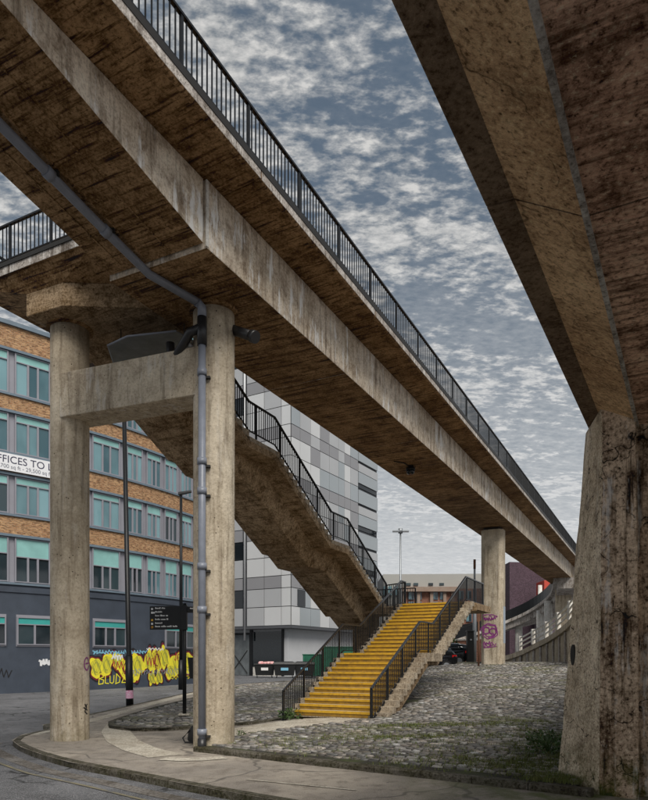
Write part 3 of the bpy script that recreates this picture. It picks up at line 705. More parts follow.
for a, b, z in ((prof[1][0], prof[2][0], 9.03), (prof[3][0], prof[4][0], 6.72)):
    m_ = MB(); m_.box(SW((a + b) / 2, (W0 + W1) / 2, z - 0.1), (b - a - 0.03, W1 - W0 - 0.05, 0.2), (U, NL, Vector((0, 0, 1)))); m_.build('landing', M['step'], stair2)
railing(stair2, [SW(s, W0 + 0.05, z + 0.02) for s, z in prof[:-1]], 1.08, 1.55, 0.13, gap=0.16)
railing(stair2, [SW(s, W1 - 0.05, z + 0.02) for s, z in prof[:-1]], 1.08, 1.55, 0.13, gap=0.1, joined=True)

# ================================================================== YELLOW STAIR
stair1 = thing('yellow_staircase', 'staircase with bright yellow painted steps and black railings rising from the cobbles', 'staircase')
YP = [(0.0, 0.07), (4.35, 2.24), (5.82, 2.24), (10.41, 4.47), (13.45, 4.47)]
ym = [M['step'], M['yellow'], M['yellowtread'], M['riser']]
step_run(stair1, 0.40, 0.28, 4.35, 2.24, 12, -0.36, 3.02, 'step', ym, (0.08, 2.74), 0.21)
step_run(stair1, 5.82, 2.24, 10.41, 4.47, 14, -0.36, 3.02, 'step', ym, (0.08, 2.74), 0.20)
m_ = MB(); m_.box(SW((4.69 + 5.80) / 2, 1.33, 2.24 - 0.15), (1.10, 3.38, 0.3), (U, NL, Vector((0, 0, 1)))); m_.build('mid_landing', M['step'], stair1, 0.01)
m_ = MB(); m_.box(SW((4.72 + 5.80) / 2, 1.41, 2.243), (1.05, 2.66, 0.008), (U, NL, Vector((0, 0, 1)))); m_.build('landing_paint', M['yellowtread'], stair1)
m_ = MB(); m_.loft([[SW(s, w, z) for s, z in ((10.76, 4.46), (13.45, 4.46), (13.45, 4.17), (11.0, 4.17), (10.76, 4.10))] for w in (-0.36, 6.6)])
m_.build('top_landing', M['stairconc'], stair1, 0.012)
# sloping undersides of the two flights
m_ = MB(); m_.loft([[SW(s, w, z) for s, z in ((0.5, 0.14), (4.6, 1.98), (5.75, 1.98), (5.75, 1.86), (4.8, 1.78), (1.1, -0.05), (0.5, -0.3))] for w in (-0.14, 2.90)]); m_.build('flight_base', M['stairconc'], stair1, 0.01)
m_ = MB(); m_.loft([[SW(s, w, z) for s, z in ((5.7, 1.98), (10.7, 4.25), (10.7, 4.08), (5.95, 1.80), (5.7, 1.80))] for w in (-0.14, 2.90)]); m_.build('flight_slab', M['stairconc'], stair1, 0.01)
# wall that carries the turn of the stair
m_ = MB(); m_.box(SW(12.6, 5.6, 2.2), (0.5, 1.2, 3.94), (U, NL, Vector((0, 0, 1)))); m_.build('landing_pier', M['stairconc'], stair1, 0.02)
railing(stair1, [SW(s, 0.0, z) for s, z in YP], 1.09, 1.52, 0.13, gap=0.12, foot=0.0, top='railtop')
railing(stair1, [SW(0.0, 2.93, -0.05)] + [SW(s, 2.93, z - 0.02) for s, z in YP[1:4]] + [SW(10.95, 2.93, 4.45)], 1.09, 1.52, 0.13, gap=0.12, foot=0.0, top='railtop')
railing(stair1, [SW(13.38, 3.3, 4.47), SW(13.38, 6.5, 4.47)], 1.05, 1.5, 0.13)
railing(stair1, [SW(11.0, 2.98, 4.47), SW(11.6, 4.1, 4.47)], 1.05, 1.3, 0.13)

# ================================================================== FLYOVER (right)
VD = Vector((0.487, 0.873, 0)).normalized(); VM = Vector((VD.y, -VD.x, 0)); VP0 = Vector((4.295, 10.35, 0))
def FT(t, q, z): return VP0 + VD * t + VM * q + Vector((0, 0, z))
flyover = thing('flyover', 'heavy dark concrete flyover overhead at the right on a stained pier', 'bridge')
fsec = [(-0.235, 5.79), (0.0, 5.78), (0.54, 5.46), (7.5, 5.46), (7.5, 6.4), (-0.235, 6.4), (-0.235, 6.1)]
fj = [-15, -9.2, -5.6, -2.6, 0.6, 8, 16, 26, 40]
for a, b in zip(fj[:-1], fj[1:]):
    m_ = MB(); g = 0.006
    m_.loft([[FT(a + g, q, z) for q, z in fsec[:1] + fsec[1:5] + [(-0.235, 5.96)]], [FT(b - g, q, z) for q, z in fsec[:5] + [(-0.235, 5.96)]]])
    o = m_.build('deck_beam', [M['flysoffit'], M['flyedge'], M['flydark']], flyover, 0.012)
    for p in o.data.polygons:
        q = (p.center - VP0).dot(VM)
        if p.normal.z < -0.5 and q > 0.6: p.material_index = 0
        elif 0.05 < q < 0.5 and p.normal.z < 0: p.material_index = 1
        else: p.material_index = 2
m_ = MB()                                                     # drip strip along the lower arris
m_.loft([[FT(t, 0.53, 5.47), FT(t, 0.53, 5.43), FT(t, 0.575, 5.43), FT(t, 0.575, 5.47)] for t in (-15, 20)]); m_.build('drip_strip', M['fascia'], flyover)
m_ = MB()
m_.loft([[FT(t, -0.26, 5.90), FT(t, -0.26, 6.02), FT(t, -0.235, 6.02), FT(t, -0.235, 5.90)] for t in (-15, 30)]); m_.build('edge_strip', M['blackmetal'], flyover)
# rough plank ridges left by the formwork on the flat underside
for k in range(26):
    t0 = -11 + 0.43 * k + random.uniform(-.1, .1); q0 = 0.62 + random.random() * 0.5; q1 = q0 + random.uniform(0.9, 2.6)
    m_ = MB(); dt = random.uniform(0.2, 0.5)
    m_.loft([[FT(t0, q0, 5.462), FT(t0, q0, 5.452), FT(t0 + 0.02, q0, 5.452), FT(t0 + 0.02, q0, 5.462)], [FT(t0 + dt, q1, 5.462), FT(t0 + dt, q1, 5.452), FT(t0 + dt + 0.02, q1, 5.452), FT(t0 + dt + 0.02, q1, 5.462)]])
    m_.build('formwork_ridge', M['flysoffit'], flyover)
# the pier: battered, with an arris towards the camera and a set-back flank
base = [(3.86, 11.05), (4.08, 9.86), (4.50, 9.50), (4.60, 9.78), (6.9, 8.7), (7.4, 10.8), (4.8, 11.9)]
topp = [(4.33, 11.0), (4.13, 9.90), (4.50, 9.56), (4.60, 9.78), (6.9, 8.7), (7.4, 10.8), (4.95, 11.8)]
m_ = MB(); rings = []
NR = 16
for k in range(NR + 1):
    f = k / NR; z = -0.2 + (5.775 + 0.2) * f; ring = []
    for (a, b), (c, d) in zip(base, topp):
        x, y = a + (c - a) * f, b + (d - b) * f; j = 0.012
        ring.append((x + random.uniform(-j, j), y + random.uniform(-j, j), z))
    rings.append(ring)
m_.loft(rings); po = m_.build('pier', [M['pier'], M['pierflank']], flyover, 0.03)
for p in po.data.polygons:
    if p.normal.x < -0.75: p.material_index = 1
m_ = MB(); c = Vector((4.045, 10.80, 2.08))                   # weep hole with its stain, the dark inside painted as a black oval
ax = (Vector((4.08, 9.86, 0)) - Vector((3.86, 11.05, 0))).normalized(); nn = Vector((-ax.y, ax.x, 0)); nn = nn if nn.x < 0 else -nn
pts = [c + ax * (0.06 * math.cos(a)) + Vector((0, 0, 0.17 * math.sin(a))) for a in [2 * math.pi * k / 18 for k in range(18)]]
m_.loft([[p + nn * 0.014 for p in pts], [p - nn * 0.2 for p in pts]]); m_.build('weep_hole', M['gk'], flyover)

# ================================================================== OFFICE BUILDING (left, curved)
OC = Vector((-38.9, 60.7, 0)); OR = 32.5
def OP(h, r, z): a = R(h); return Vector((OC.x + (OR + r) * math.sin(a), OC.y - (OR + r) * math.cos(a), z))
office = thing('office_building', 'curved brown brick office block with teal blinds above a dark painted ground floor', 'building')
H0, H1 = 24.0, 73.5
def curved(mb, h0, h1, r, z0, z1, thick=None, uvs=False, step=1.0, mi=0):
    n = max(1, int((h1 - h0) / step)); hs = [h0 + (h1 - h0) * k / n for k in range(n + 1)]
    if thick is None:
        for a, b in zip(hs[:-1], hs[1:]):
            mb.quad(OP(a, r, z0), OP(b, r, z0), OP(b, r, z1), OP(a, r, z1), mi)
            if uvs:
                ua, ub = R(a) * OR, R(b) * OR; mb.uv.append(((ua, z0), (ub, z0), (ub, z1), (ua, z1)))
    else:
        mb.loft([[OP(h, r, z0), OP(h, r, z1), OP(h, r - thick, z1), OP(h, r - thick, z0)] for h in hs], mi=mi)
FLO = [(6.27, 8.80), (10.03, 12.17), (13.40, 15.60), (16.65, 19.00)]
ROOF = 20.35
def brick_band(z0, z1):
    m_ = MB(); curved(m_, H0, H1, 0.0, z0, z1, uvs=True); m_.build('brick_band', M['brick'], office, flip=False)
for z0, z1 in ((FLO[0][1] + 0.1, FLO[1][0] - 0.1), (FLO[1][1] + 0.1, FLO[2][0] - 0.1), (FLO[2][1] + 0.1, FLO[3][0] - 0.1), (FLO[3][1] + 0.1, ROOF)): brick_band(z0, z1)
m_ = MB(); curved(m_, H0, H1, 0.0, -0.2, 6.17, thick=0.4); m_.build('painted_wall', M['darkrender'], office)
m_ = MB(); curved(m_, H0, H1, 0.06, 5.72, 6.02, thick=0.1); m_.build('string_course', M['darkrender'], office)
m_ = MB(); curved(m_, H0, H1, 0.14, ROOF, ROOF + 0.22, thick=0.5); m_.build('coping', M['ledge'], office)
m_ = MB(); hs = [H0 + k * 1.98 for k in range(26)]; ctr = [OP(h, -0.3, ROOF + 0.1) for h in hs]
m_.v = [tuple(p) for p in ctr] + [(-60, 60, ROOF + 0.1), (-60, 20, ROOF + 0.1)]; m_.face(range(len(m_.v))); m_.build('roof', M['gate'], office)
for z0, z1 in FLO:
    m_ = MB(); curved(m_, H0, H1, -0.14, z0 - 0.1, z1 + 0.1); m_.build('window_band', M['alu'], office)
    m_ = MB(); curved(m_, H0, H1, 0.07, z1 - 0.02, z1 + 0.12, thick=0.25); m_.build('ledge', M['ledge'], office)
    m_ = MB(); curved(m_, H0, H1, 0.09, z0 - 0.13, z0 - 0.01, thick=0.27); m_.build('ledge', M['ledge'], office)
def plank(mb, h, hw, z0, z1, r, th, off=0.0, mi=0):
    """flat board tangent to the facade, centred on h, offset off metres along it"""
    a = R(h); tng = Vector((math.cos(a), math.sin(a), 0)); nrm = Vector((math.sin(a), -math.cos(a), 0))
    c = OP(h, r, (z0 + z1) / 2) + tng * off
    mb.box(c, (2 * hw, th, z1 - z0), (tng, nrm, Vector((0, 0, 1))), mi)
def window(h, hw, z0, z1, dark, blind_h, tealmat='blind', r=-0.08, panes=3):
    fr = MB(); fw = 0.055
    for o in (-hw, hw): plank(fr, h, fw / 2 + 0.01, z0 + 0.02, z1 - 0.04, r, 0.10, o)
    for z in (z0 + 0.06, z1 - 0.07, z1 - blind_h): plank(fr, h, hw, z - fw / 2, z + fw / 2, r, 0.094)
    xs = [-hw, -hw * 0.28, hw * 0.30, hw] if panes == 3 else [-hw, -0.02, hw]
    for x in xs[1:-1]: plank(fr, h, 0.055, z0 + 0.07, z1 - blind_h, r, 0.086, x)
    f = fr.build('window', M['alu'], office)
    for a, b in zip(xs[:-1], xs[1:]):
        g = MB(); plank(g, h, (b - a) / 2 - 0.03, z0 + 0.06, z1 - blind_h - 0.02, r - 0.03, 0.02, (a + b) / 2); g.build('pane', M['panedark' if dark else 'pane'], f)
    g = MB(); plank(g, h, hw - 0.02, z1 - blind_h + 0.02, z1 - 0.09, r - 0.015, 0.02); g.build('blind', M[tealmat], f)
wr = random.Random(21)
wide = [28.0, 32.0, 36.0, 40.0, 44.0, 48.0, 52.0]; narrow = [55.75 + 2.86 * k for k in range(6)]
for fi, (z0, z1) in enumerate(FLO):
    for h in wide: window(h, 0.93, z0, z1, fi == 0 or (fi == 1 and h == 40.0), (0.95 if fi == 0 else 0.45) * wr.choice((1, 1, 1, 1.15, 0.9)))
    for k, h in enumerate(narrow): window(h, 0.60, z0, z1, (fi == 0 and k == 0) or wr.random() < 0.1, (0.95 if fi == 0 else 0.5) * wr.choice((1, 1, 1.2, 0.9)))
for h, hw, pn in ((39.7, 0.95, 2), (44.15, 0.95, 2), (52.35, 1.12, 3), (62.1, 1.0, 2), (65.6, 0.9, 2), (35.5, 0.9, 2), (70, 0.9, 2)):
    a = MB(); plank(a, h, hw + 0.06, 2.74, 4.5, 0.012, 0.03); a.build('window_surround', M['alu'], office)
    window(h, hw, 2.80, 4.42, True, 0.45, 'tealdark', r=0.05, panes=pn)
# banner
def text_mesh(txt, size, mat, parent, mtx, name='lettering', ext=0.004):
    cu = bpy.data.curves.new('t', 'FONT'); cu.body = txt; cu.size = size; cu.extrude = ext
    ob = bpy.data.objects.new('t', cu); col.objects.link(ob); bpy.context.view_layer.update()
    me = bpy.data.meshes.new_from_object(ob.evaluated_get(bpy.context.evaluated_depsgraph_get()))
    bpy.data.objects.remove(ob); me.materials.clear(); me.materials.append(mat)
    o = bpy.data.objects.new(name, me); col.objects.link(o); o.parent = parent; o.matrix_world = mtx; tag(o, kind='stuff'); return o
bh = 43.2; a_ = R(bh); tg = Vector((math.cos(a_), math.sin(a_), 0)); nm = Vector((math.sin(a_), -math.cos(a_), 0))
banner = thing('banner', 'white letting banner fixed to the brick office wall', 'banner')
m_ = MB(); m_.box(OP(bh, 0.16, 12.80), (6.4, 0.03, 0.93), (tg, nm, Vector((0, 0, 1)))); m_.build('banner_sheet', M['banner'], banner)
def on_banner(off, z): 
    p = OP(bh, 0.18, z) + tg * off
    return Matrix(((tg.x, 0, nm.x, p.x), (tg.y, 0, nm.y, p.y), (0, 1, 0, p.z), (0, 0, 0, 1)))
text_mesh('OFFICES TO LET', 0.56, M['navy'], banner, on_banner(-1.98, 12.76))
text_mesh('4,700 sq ft - 29,500 sq ft', 0.30, M['greyprint'], banner, on_banner(-1.55, 12.46))
# graffiti on the painted wall, as paint laid on the curved surface
def wall_poly(name, pts, mat, r):
    m_ = MB(); m_.v = [tuple(OP(h, r, z)) for h, z in pts]; m_.face(range(len(pts))); return m_.build(name, mat, office, flip=False)
def wall_line(mb, pts, wd, r):
    vs = [Vector((R(h) * OR, z)) for h, z in pts]
    for i in range(len(vs) - 1):
        d = vs[i + 1] - vs[i]
        if d.length < 1e-5: continue
        d.normalize(); n = Vector((-d.y, d.x)) * wd / 2; e = d * wd * 0.3; q = [vs[i] - e + n, vs[i + 1] + e + n, vs[i + 1] + e - n, vs[i] - e - n]
        mb.quad(*[OP(math.degrees(p.x / OR), r, p.y) for p in q])
def blob(hc, zc, wh, hz, lobes, seed, name='graffiti'):
    rnd = random.Random(seed); ph = rnd.random() * 6; n = 40; pts = []
    for k in range(n):
        a = 2 * math.pi * k / n; f = 1 + 0.20 * math.sin(lobes * a + ph) + 0.12 * math.sin((lobes + 2) * a + ph * 2)
        pts.append((hc + wh * f * math.cos(a), zc + hz * f * math.sin(a)))
    big = [(hc + (h - hc) * 1.17, zc + (z - zc) * 1.17) for h, z in pts]
    def fan(nm_, P, mat, r):
        m_ = MB(); m_.v = [tuple(OP(hc, r, zc))] + [tuple(OP(h, r, z)) for h, z in P]
        for k in range(len(P)): m_.face((0, 1 + k, 1 + (k + 1) % len(P)))
        m_.build(nm_, mat, office, flip=False)
    fan(name, [(hc + (h - hc) * 1.35, zc + (z - zc) * 1.32) for h, z in pts], M['gk'], 0.004); fan(name, big, M['gr'], 0.006); fan(name, pts, M['gy'], 0.010)
    ln = MB()
    for j in range(9):
        f = (j + 0.5) / 9 * 1.5 - 0.75; x = hc + f * wh; q = math.sqrt(max(0, 1 - f * f)) * 0.8 * hz
        wall_line(ln, [(x + 0.12 * wh * math.sin(k * 1.3 + j), zc - q + 2 * q * k / 5) for k in range(6)], 0.035, 0.014)
    wall_line(ln, [(hc + 0.45 * wh * math.cos(t * 0.42), zc + 0.5 * hz * math.sin(t * 0.42)) for t in range(13)], 0.06, 0.015)
    ln.build(name, M['gol'] if seed % 3 else M['gr'], office, flip=False)
for args in ((50.75, 1.55, 0.75, 0.60, 3, 1), (52.0, 1.70, 0.72, 0.66, 2, 2), (54.6, 1.50, 1.0, 0.72, 2, 3), (56.1, 1.60, 0.85, 0.80, 3, 4), (57.7, 1.95, 0.65, 0.66, 3, 5), (59.0, 2.0, 0.85, 0.78, 4, 6), (60.3, 2.15, 0.75, 0.72, 3, 7), (62.6, 1.75, 1.2, 0.85, 2, 8), (66.2, 1.75, 1.1, 0.75, 3, 9), (53.4, 1.95, 0.7, 0.5, 3, 13), (64.4, 1.85, 1.1, 0.75, 3, 14), (61.3, 1.2, 0.9, 0.5, 3, 16), (55.0, 0.85, 0.8, 0.36, 4, 17), (58.2, 0.80, 0.55, 0.42, 4, 10), (59.3, 0.82, 0.55, 0.42, 3, 11)): blob(*args)
def scribble(h0, h1, z0, hz, mat, wd, seed, n=26, r=0.016):
    rnd = random.Random(seed); m_ = MB(); pts = []
    for k in range(n):
        f = k / (n - 1); pts.append((h0 + (h1 - h0) * (f + 0.03 * math.sin(k * 2.2)), z0 + hz * (0.5 + 0.5 * math.sin(k * 1.9 + seed) * rnd.uniform(.5, 1))))
    wall_line(m_, pts, wd, r); m_.build('graffiti', mat, office, flip=False)
scribble(50.3, 54.2, 2.33, 0.28, M['gb'], 0.07, 1, 34); scribble(54.3, 57.4, 2.38, 0.26, M['gb'], 0.07, 2, 24); scribble(57.4, 60.0, 2.6, 0.24, M['gw'], 0.06, 3, 18)
scribble(52.6, 54.0, 1.95, 0.45, M['gw'], 0.08, 4, 14); scribble(55.3, 60.6, 0.95, 0.5, M['gg'], 0.035, 5, 40); scribble(60.5, 67, 0.9, 0.6, M['gg'], 0.035, 6, 44); scribble(61.0, 66.5, 0.6, 0.4, M['gy'], 0.035, 12, 30)
scribble(44.6, 46.1, 1.65, 0.42, M['gw'], 0.12, 7, 16); scribble(46.3, 48.6, 1.75, 0.40, M['gb'], 0.09, 8, 22); scribble(40.2, 42.0, 0.95, 0.6, M['gk'], 0.05, 9, 14); scribble(37.2, 39.6, 1.1, 0.6, M['gk'], 0.05, 10, 14)
for k in range(3): scribble(52.7 + 4.6 * k, 54.2 + 4.6 * k, 1.3 + 0.25 * (k % 3), 0.8, M['gred'], 0.05, 31 + 2 * k, 11, 0.018)
def letters(strokes, h0, z0, sx, sz, mat, wd):
    m_ = MB()
    for st in strokes: wall_line(m_, [(h0 + x * sx, z0 + y * sz) for x, y in st], wd, 0.016)
    m_.build('graffiti', mat, office, flip=False)
letters([[(0, 0), (.1, 1), (.55, 1), (.6, .7), (.1, .55), (.65, .4), (.55, .05), (0, 0)], [(.9, 1), (.85, .1), (1.3, .05)], [(1.5, .8), (1.5, .15), (1.8, .05), (2, .2), (2.05, .85)],
         [(2.3, 0), (2.4, 1), (2.9, .6), (2.8, .15), (2.25, 0)], [(3.2, .9), (3.6, .85), (3.15, .1), (3.8, .1)]], 51.0, 0.52, 0.92, 0.62, M['gy'], 0.055)

# ================================================================== PANELLED BUILDING
panelb = thing('panelled_building', 'tall modern building clad in grey and white panels behind the concrete staircase', 'building')
PC = Vector((-3.28, 66.0, 0)); PR = Vector((0.508, 0.861, 0)); PR.normalize(); PLf = Vector((-0.861, 0.508, 0))
ZG, PTOP = 5.45, 39.0
m_ = MB(); pl = [PC + PR * 0.12 + PLf * 0.12, PC + PR * 19.6 + PLf * 0.12, PC + PR * 19.6 + PLf * 22, PC + PR * 0.12 + PLf * 22]
m_.loft([[(p.x, p.y, z) for p in pl] for z in (ZG, PTOP)]); m_.build('core', M['paneljoint'], panelb)
def pane_on(org, d, nrm, x0, x1, z0, z1, mat, name, th=0.08, rec=0.0):
    m_ = MB(); c = org + d * ((x0 + x1) / 2) + nrm * (0.05 - rec) + Vector((0, 0, (z0 + z1) / 2)); m_.box(c, (x1 - x0 - 0.07, th, z1 - z0 - 0.07), (d, nrm, Vector((0, 0, 1)))); return m_.build(name, mat, panelb)
NRr = Vector((PR.y, -PR.x, 0)); NLf = Vector((-PR.x, -PR.y, 0))
rowz = [ZG]; k = 0
while rowz[-1] < PTOP - 1: rowz.append(rowz[-1] + (1.9, 1.85, 1.25)[k % 3]); k += 1
xr = [0, 1.55, 3.6, 5.5, 7.45, 9.5, 10.9, 12.3, 14.2]
rnd = random.Random(3)
for j, (z0, z1) in enumerate(zip(rowz[:-1], rowz[1:])):
    small = j % 3 == 2
    for i, (x0, x1) in enumerate(zip(xr[:-1], xr[1:])):
        c = rnd.choice((2, 2, 2, 1)) if small else rnd.choice((0, 0, 1, 1, 3, 0, 2))
        if i in (5, 6) and not small: c = rnd.choice((3, 3, 1, 0))
        pane_on(PC, PR, NRr, x0, x1, z0, z1, PANELS[c], 'panel')
    xl = [0.0, 1.1, 3.2, 5.4]
    for i, (x0, x1) in enumerate(zip(xl[:-1], xl[1:])):
        c = 2 if small and i > 0 else (0 if i == 0 else rnd.choice((0, 1, 0, 1)))
        pane_on(PC, PLf, NLf, x0, x1, z0, z1, PANELS[c], 'panel')
    if small: pane_on(PC, PLf, NLf, 5.9, 9.0, z0, z1, PANELS[2], 'panel')
    elif j % 3 == 0: pane_on(PC, PLf, NLf, 5.9, 9.0, z0, z1, PANELS[1], 'panel')
    else: pane_on(PC, PLf, NLf, 5.9, 9.0, z0, z1, M['glassdark'], 'pane', rec=0.05)
    # recessed balcony end of the right face
    if small or j % 3 == 0: pane_on(PC, PR, NRr, 14.3, 19.4, z0, z1 - 0.25, PANELS[1 if small else 3], 'balcony_panel', 0.14)
    else:
        pane_on(PC, PR, NRr, 14.3, 19.4, z0 + 0.5, z1, PANELS[3], 'balcony_panel', 0.14); pane_on(PC, PR, NRr, 14.3, 19.4, z0, z0 + 0.5, M['glassdark'], 'pane', rec=0.1)
m_ = MB(); p = PC + PLf * 5.62 + NLf * 0.16; m_.tube([p + Vector((0, 0, 4.0)), p + Vector((0, 0, PTOP))], 0.11, 8); m_.build('downpipe', M['whitewall'], panelb)
for k in range(11): pane_on(PC, PLf, NLf, 9.2, 13.5, 4 + 3.2 * k, 7.2 + 3.2 * k, M['pane'], 'pane')
pane_on(PC, PR, NRr, 1.0, 2.5, ZG + 1.95, ZG + 3.7, M['glassdark'], 'pane', 0.2)
# ground floor: pale wall, shop window, gates, canopy edge
m_ = MB(); pl = [PC + PR * 0.8 + PLf * 0.9, PC + PR * 19 + PLf * 0.9, PC + PR * 19 + PLf * 21, PC + PR * 0.8 + PLf * 21]
m_.loft([[(p.x, p.y, z) for p in pl] for z in (-0.1, ZG - 0.01)]); m_.build('ground_floor_wall', M['whitewall'], panelb)
m_ = MB(); pl = [PC - PR * 0.15 - PLf * 0.15, PC + PR * 19.7 - PLf * 0.15, PC + PR * 19.7 + PLf * 14, PC - PR * 0.15 + PLf * 14]
m_.loft([[(p.x, p.y, z) for p in pl] for z in (ZG - 0.28, ZG - 0.015)]); m_.build('canopy_edge', M['paneljoint'], panelb)
O2 = PC + PR * 0.8
def gf(x0, x1, z0, z1, mat, name, th=0.1, rec=-0.02):
    m_ = MB(); c = O2 + PLf * ((x0 + x1) / 2) + NLf * (0.03 - rec) + Vector((0, 0, (z0 + z1) / 2)); m_.box(c, (x1 - x0, th, z1 - z0), (PLf, NLf, Vector((0, 0, 1)))); return m_.build(name, mat, panelb)
gf(1.6, 5.2, 1.3, 4.9, M['glassdark'], 'shop_window'); gf(5.25, 5.6, 0.3, 5.1, M['blackmetal'], 'frame_post', 0.2); gf(1.35, 1.6, 0.3, 5.1, M['blackmetal'], 'frame_post', 0.2)
gf(1.6, 5.2, 0.3, 1.25, M['pale'], 'sill_wall')
gf(5.7, 8.2, 0.4, 4.6, M['gate'], 'gate', 0.08); gf(8.3, 10.8, 0.4, 4.6, M['gate'], 'gate', 0.08); gf(5.6, 11.0, 4.62, 4.85, M['blackmetal'], 'gate_head', 0.14)
m_ = MB()
for x in (5.9, 8.5):
    a = O2 + PLf * x + NLf * 0.15; m_.beam(a + Vector((0, 0, 0.6)), a + PLf * 2.1 + Vector((0, 0, 3.0)), 0.04, 0.06); m_.beam(a + Vector((0, 0, 3.0)), a + PLf * 2.1 + Vector((0, 0, 0.6)), 0.04, 0.06)
m_.build('gate_brace', M['grate'], panelb)

# ================================================================== FAR BUILDINGS
block = thing('apartment_block', 'far red brick apartment block with a grey top storey', 'building')
def facade_box(root, name, x0, x1, y, dep, z0, z1, mat, skew=0.0):
    m_ = MB(); c = [(x0, y), (x1, y + skew), (x1, y + skew + dep), (x0, y + dep)]
    for i in range(4):
        a, b = c[i], c[(i + 1) % 4]; L = math.hypot(b[0] - a[0], b[1] - a[1])
        m_.quad((*a, z0), (*b, z0), (*b, z1), (*a, z1)); m_.uv.append(((0, z0), (L, z0), (L, z1), (0, z1)))
    m_.quad(*[(*q, z1) for q in c]); m_.uv.append(((0, 0), (1, 0), (1, 1), (0, 1)))
    return m_.build(name, mat, root)
BY = 130.0; k_ = BY / FPX
bx_ = lambda px: (px - CX) * k_
bz_ = lambda py, y=BY: EYE + (HY - py) * y / FPX
facade_box(block, 'grey_storey', bx_(384), bx_(640), BY + 2, 14, 0, bz_(573), M['greyclad'], -2)
facade_box(block, 'brick_wall', bx_(400), bx_(640), BY, 12, 0, bz_(589), M['brickred'], -2)
m_ = MB(); m_.box((bx_(428), BY - 0.8, bz_(590)), (bx_(457) - bx_(400), 1.4, 0.9)); m_.build('brick_parapet', M['brickred'], block)
for x in (404, 418, 431, 444, 452):
    m_ = MB(); m_.box((bx_(x), BY - 0.5, bz_(620)), (0.6, 0.9, bz_(592) - bz_(648))); m_.build('brick_fin', M['brickred'], block)
for px in (411, 418.6, 434.8, 442.3, 460, 468, 492, 500):
    for py, hh in ((595.5, 8.5), (605.5, 7), (618, 8), (631, 8)):
        m_ = MB(); m_.box((bx_(px), BY - 0.25 - (0 if px < 456 else 0.3), bz_(py)), (5.4 * k_, 0.5, hh * k_)); f = m_.build('window', M['ledge'], block)
        for dx, pm in ((-0.25, 'pane'), (0.25, 'panedark')):
            m_ = MB(); m_.box((bx_(px) + dx * 4.6 * k_, BY - 0.52 - (0 if px < 456 else 0.3), bz_(py)), (2.0 * k_, 0.06, (hh - 1.5) * k_)); m_.build('pane', M[pm], f)
for px in (409.5, 417, 432, 443, 459, 470, 490):
    m_ = MB(); m_.box((bx_(px), BY + 1.7, bz_(583.5)), (4.6 * k_, 0.5, 2.6 * k_)); m_.build('window', M['panedark'], block)
for px in (386, 391, 397):
    m_ = MB(); m_.box((bx_(px), BY + 1.7, bz_(590)), (3.6 * k_, 0.5, 9 * k_)); m_.build('window', M['pane'], block)
purple = thing('purple_brick_building', 'windowless dark purple brick building beyond the curved ramp', 'building')
y2 = 112.0; k2 = y2 / FPX
facade_box(purple, 'wall', (509.6 - CX) * k2, (600 - CX) * k2, y2, 16, 0, EYE + (HY - 562) * k2, M['brickpurple'], 3)
redb = thing('red_clad_building', 'small piece of bright red cladding behind the purple brick wall', 'building')
y3 = 106.0; k3 = y3 / FPX
m_ = MB(); zr0, zr1 = EYE + (HY - 597) * k3, EYE + (HY - 580) * k3; m_.box(((570 - CX) * k3, y3 + 2.4, (zr0 + zr1) / 2), (50 * k3, 4, zr1 - zr0)); m_.build('cladding', M['redpanel'], redb, 0.05)
m_ = MB(); m_.box(((566 - CX) * k3, y3 + 2.5, zr0 / 2 + 0.5), (46 * k3, 3.6, zr0 - 1.05)); m_.build('base_wall', M['brickpurple'], redb)
m_ = MB(); m_.tube([((538 - CX) * k3, y3 - 1, 1.2), ((538 - CX) * k3, y3 - 1, EYE + (HY - 586) * k3)], 0.32, 10); m_.build('flue', M['pale'], redb)

# ================================================================== CURVED RAMP BEHIND
ramp = thing('curved_ramp', 'curved concrete ramp with dark parapet sweeping behind the far column', 'ramp')
cp = [(420, 652, 74), (455, 640, 77), (480, 631, 78.5), (506, 620.5, 78), (525, 612, 76.5), (540, 602.5, 74), (549, 594, 71), (552.5, 586, 68), (553.5, 578, 64.5)]
pts = [Vector(((x - CX) / FPX * d, d, EYE + (HY - y) / FPX * d)) for x, y, d in cp]
def smooth_pts(P, n=4):
    out = []
    for i in range(len(P) - 1):
        p0, p1, p2, p3 = P[max(i - 1, 0)], P[i], P[i + 1], P[min(i + 2, len(P) - 1)]
        for k in range(n):
            t = k / n; out.append(0.5 * ((2 * p1) + (p2 - p0) * t + (2 * p0 - 5 * p1 + 4 * p2 - p3) * t * t + (3 * p1 - p0 - 3 * p2 + p3) * t ** 3))
    return out + [P[-1]]
rp = smooth_pts(pts)
def along(P, offs):
    rings = []
    for i, p in enumerate(P):
        d = (P[min(i + 1, len(P) - 1)] - P[max(i - 1, 0)]); d.z = 0; d.normalize(); n = Vector((-d.y, d.x, 0))
        rings.append([p + n * a + Vector((0, 0, b)) for a, b in offs])
    return rings
m_ = MB(); m_.loft(along(rp, [(0, 0), (0, -0.35), (0.35, -0.45), (0.4, -1.05), (3.0, -1.05), (3.1, -0.45), (3.5, -0.35), (3.5, 0)])); m_.build('ramp_deck', M['fascia'], ramp)
m_ = MB(); m_.loft(along(rp, [(0.08, 0.0), (0.08, 1.1), (0.14, 1.1), (0.14, 0.0)])); m_.build('parapet', M['blackmetal'], ramp)
m_ = MB(); m_.loft(along(rp, [(3.3, 0.0), (3.3, 1.1), (3.4, 1.1), (3.4, 0.0)])); m_.build('parapet', M['blackmetal'], ramp)
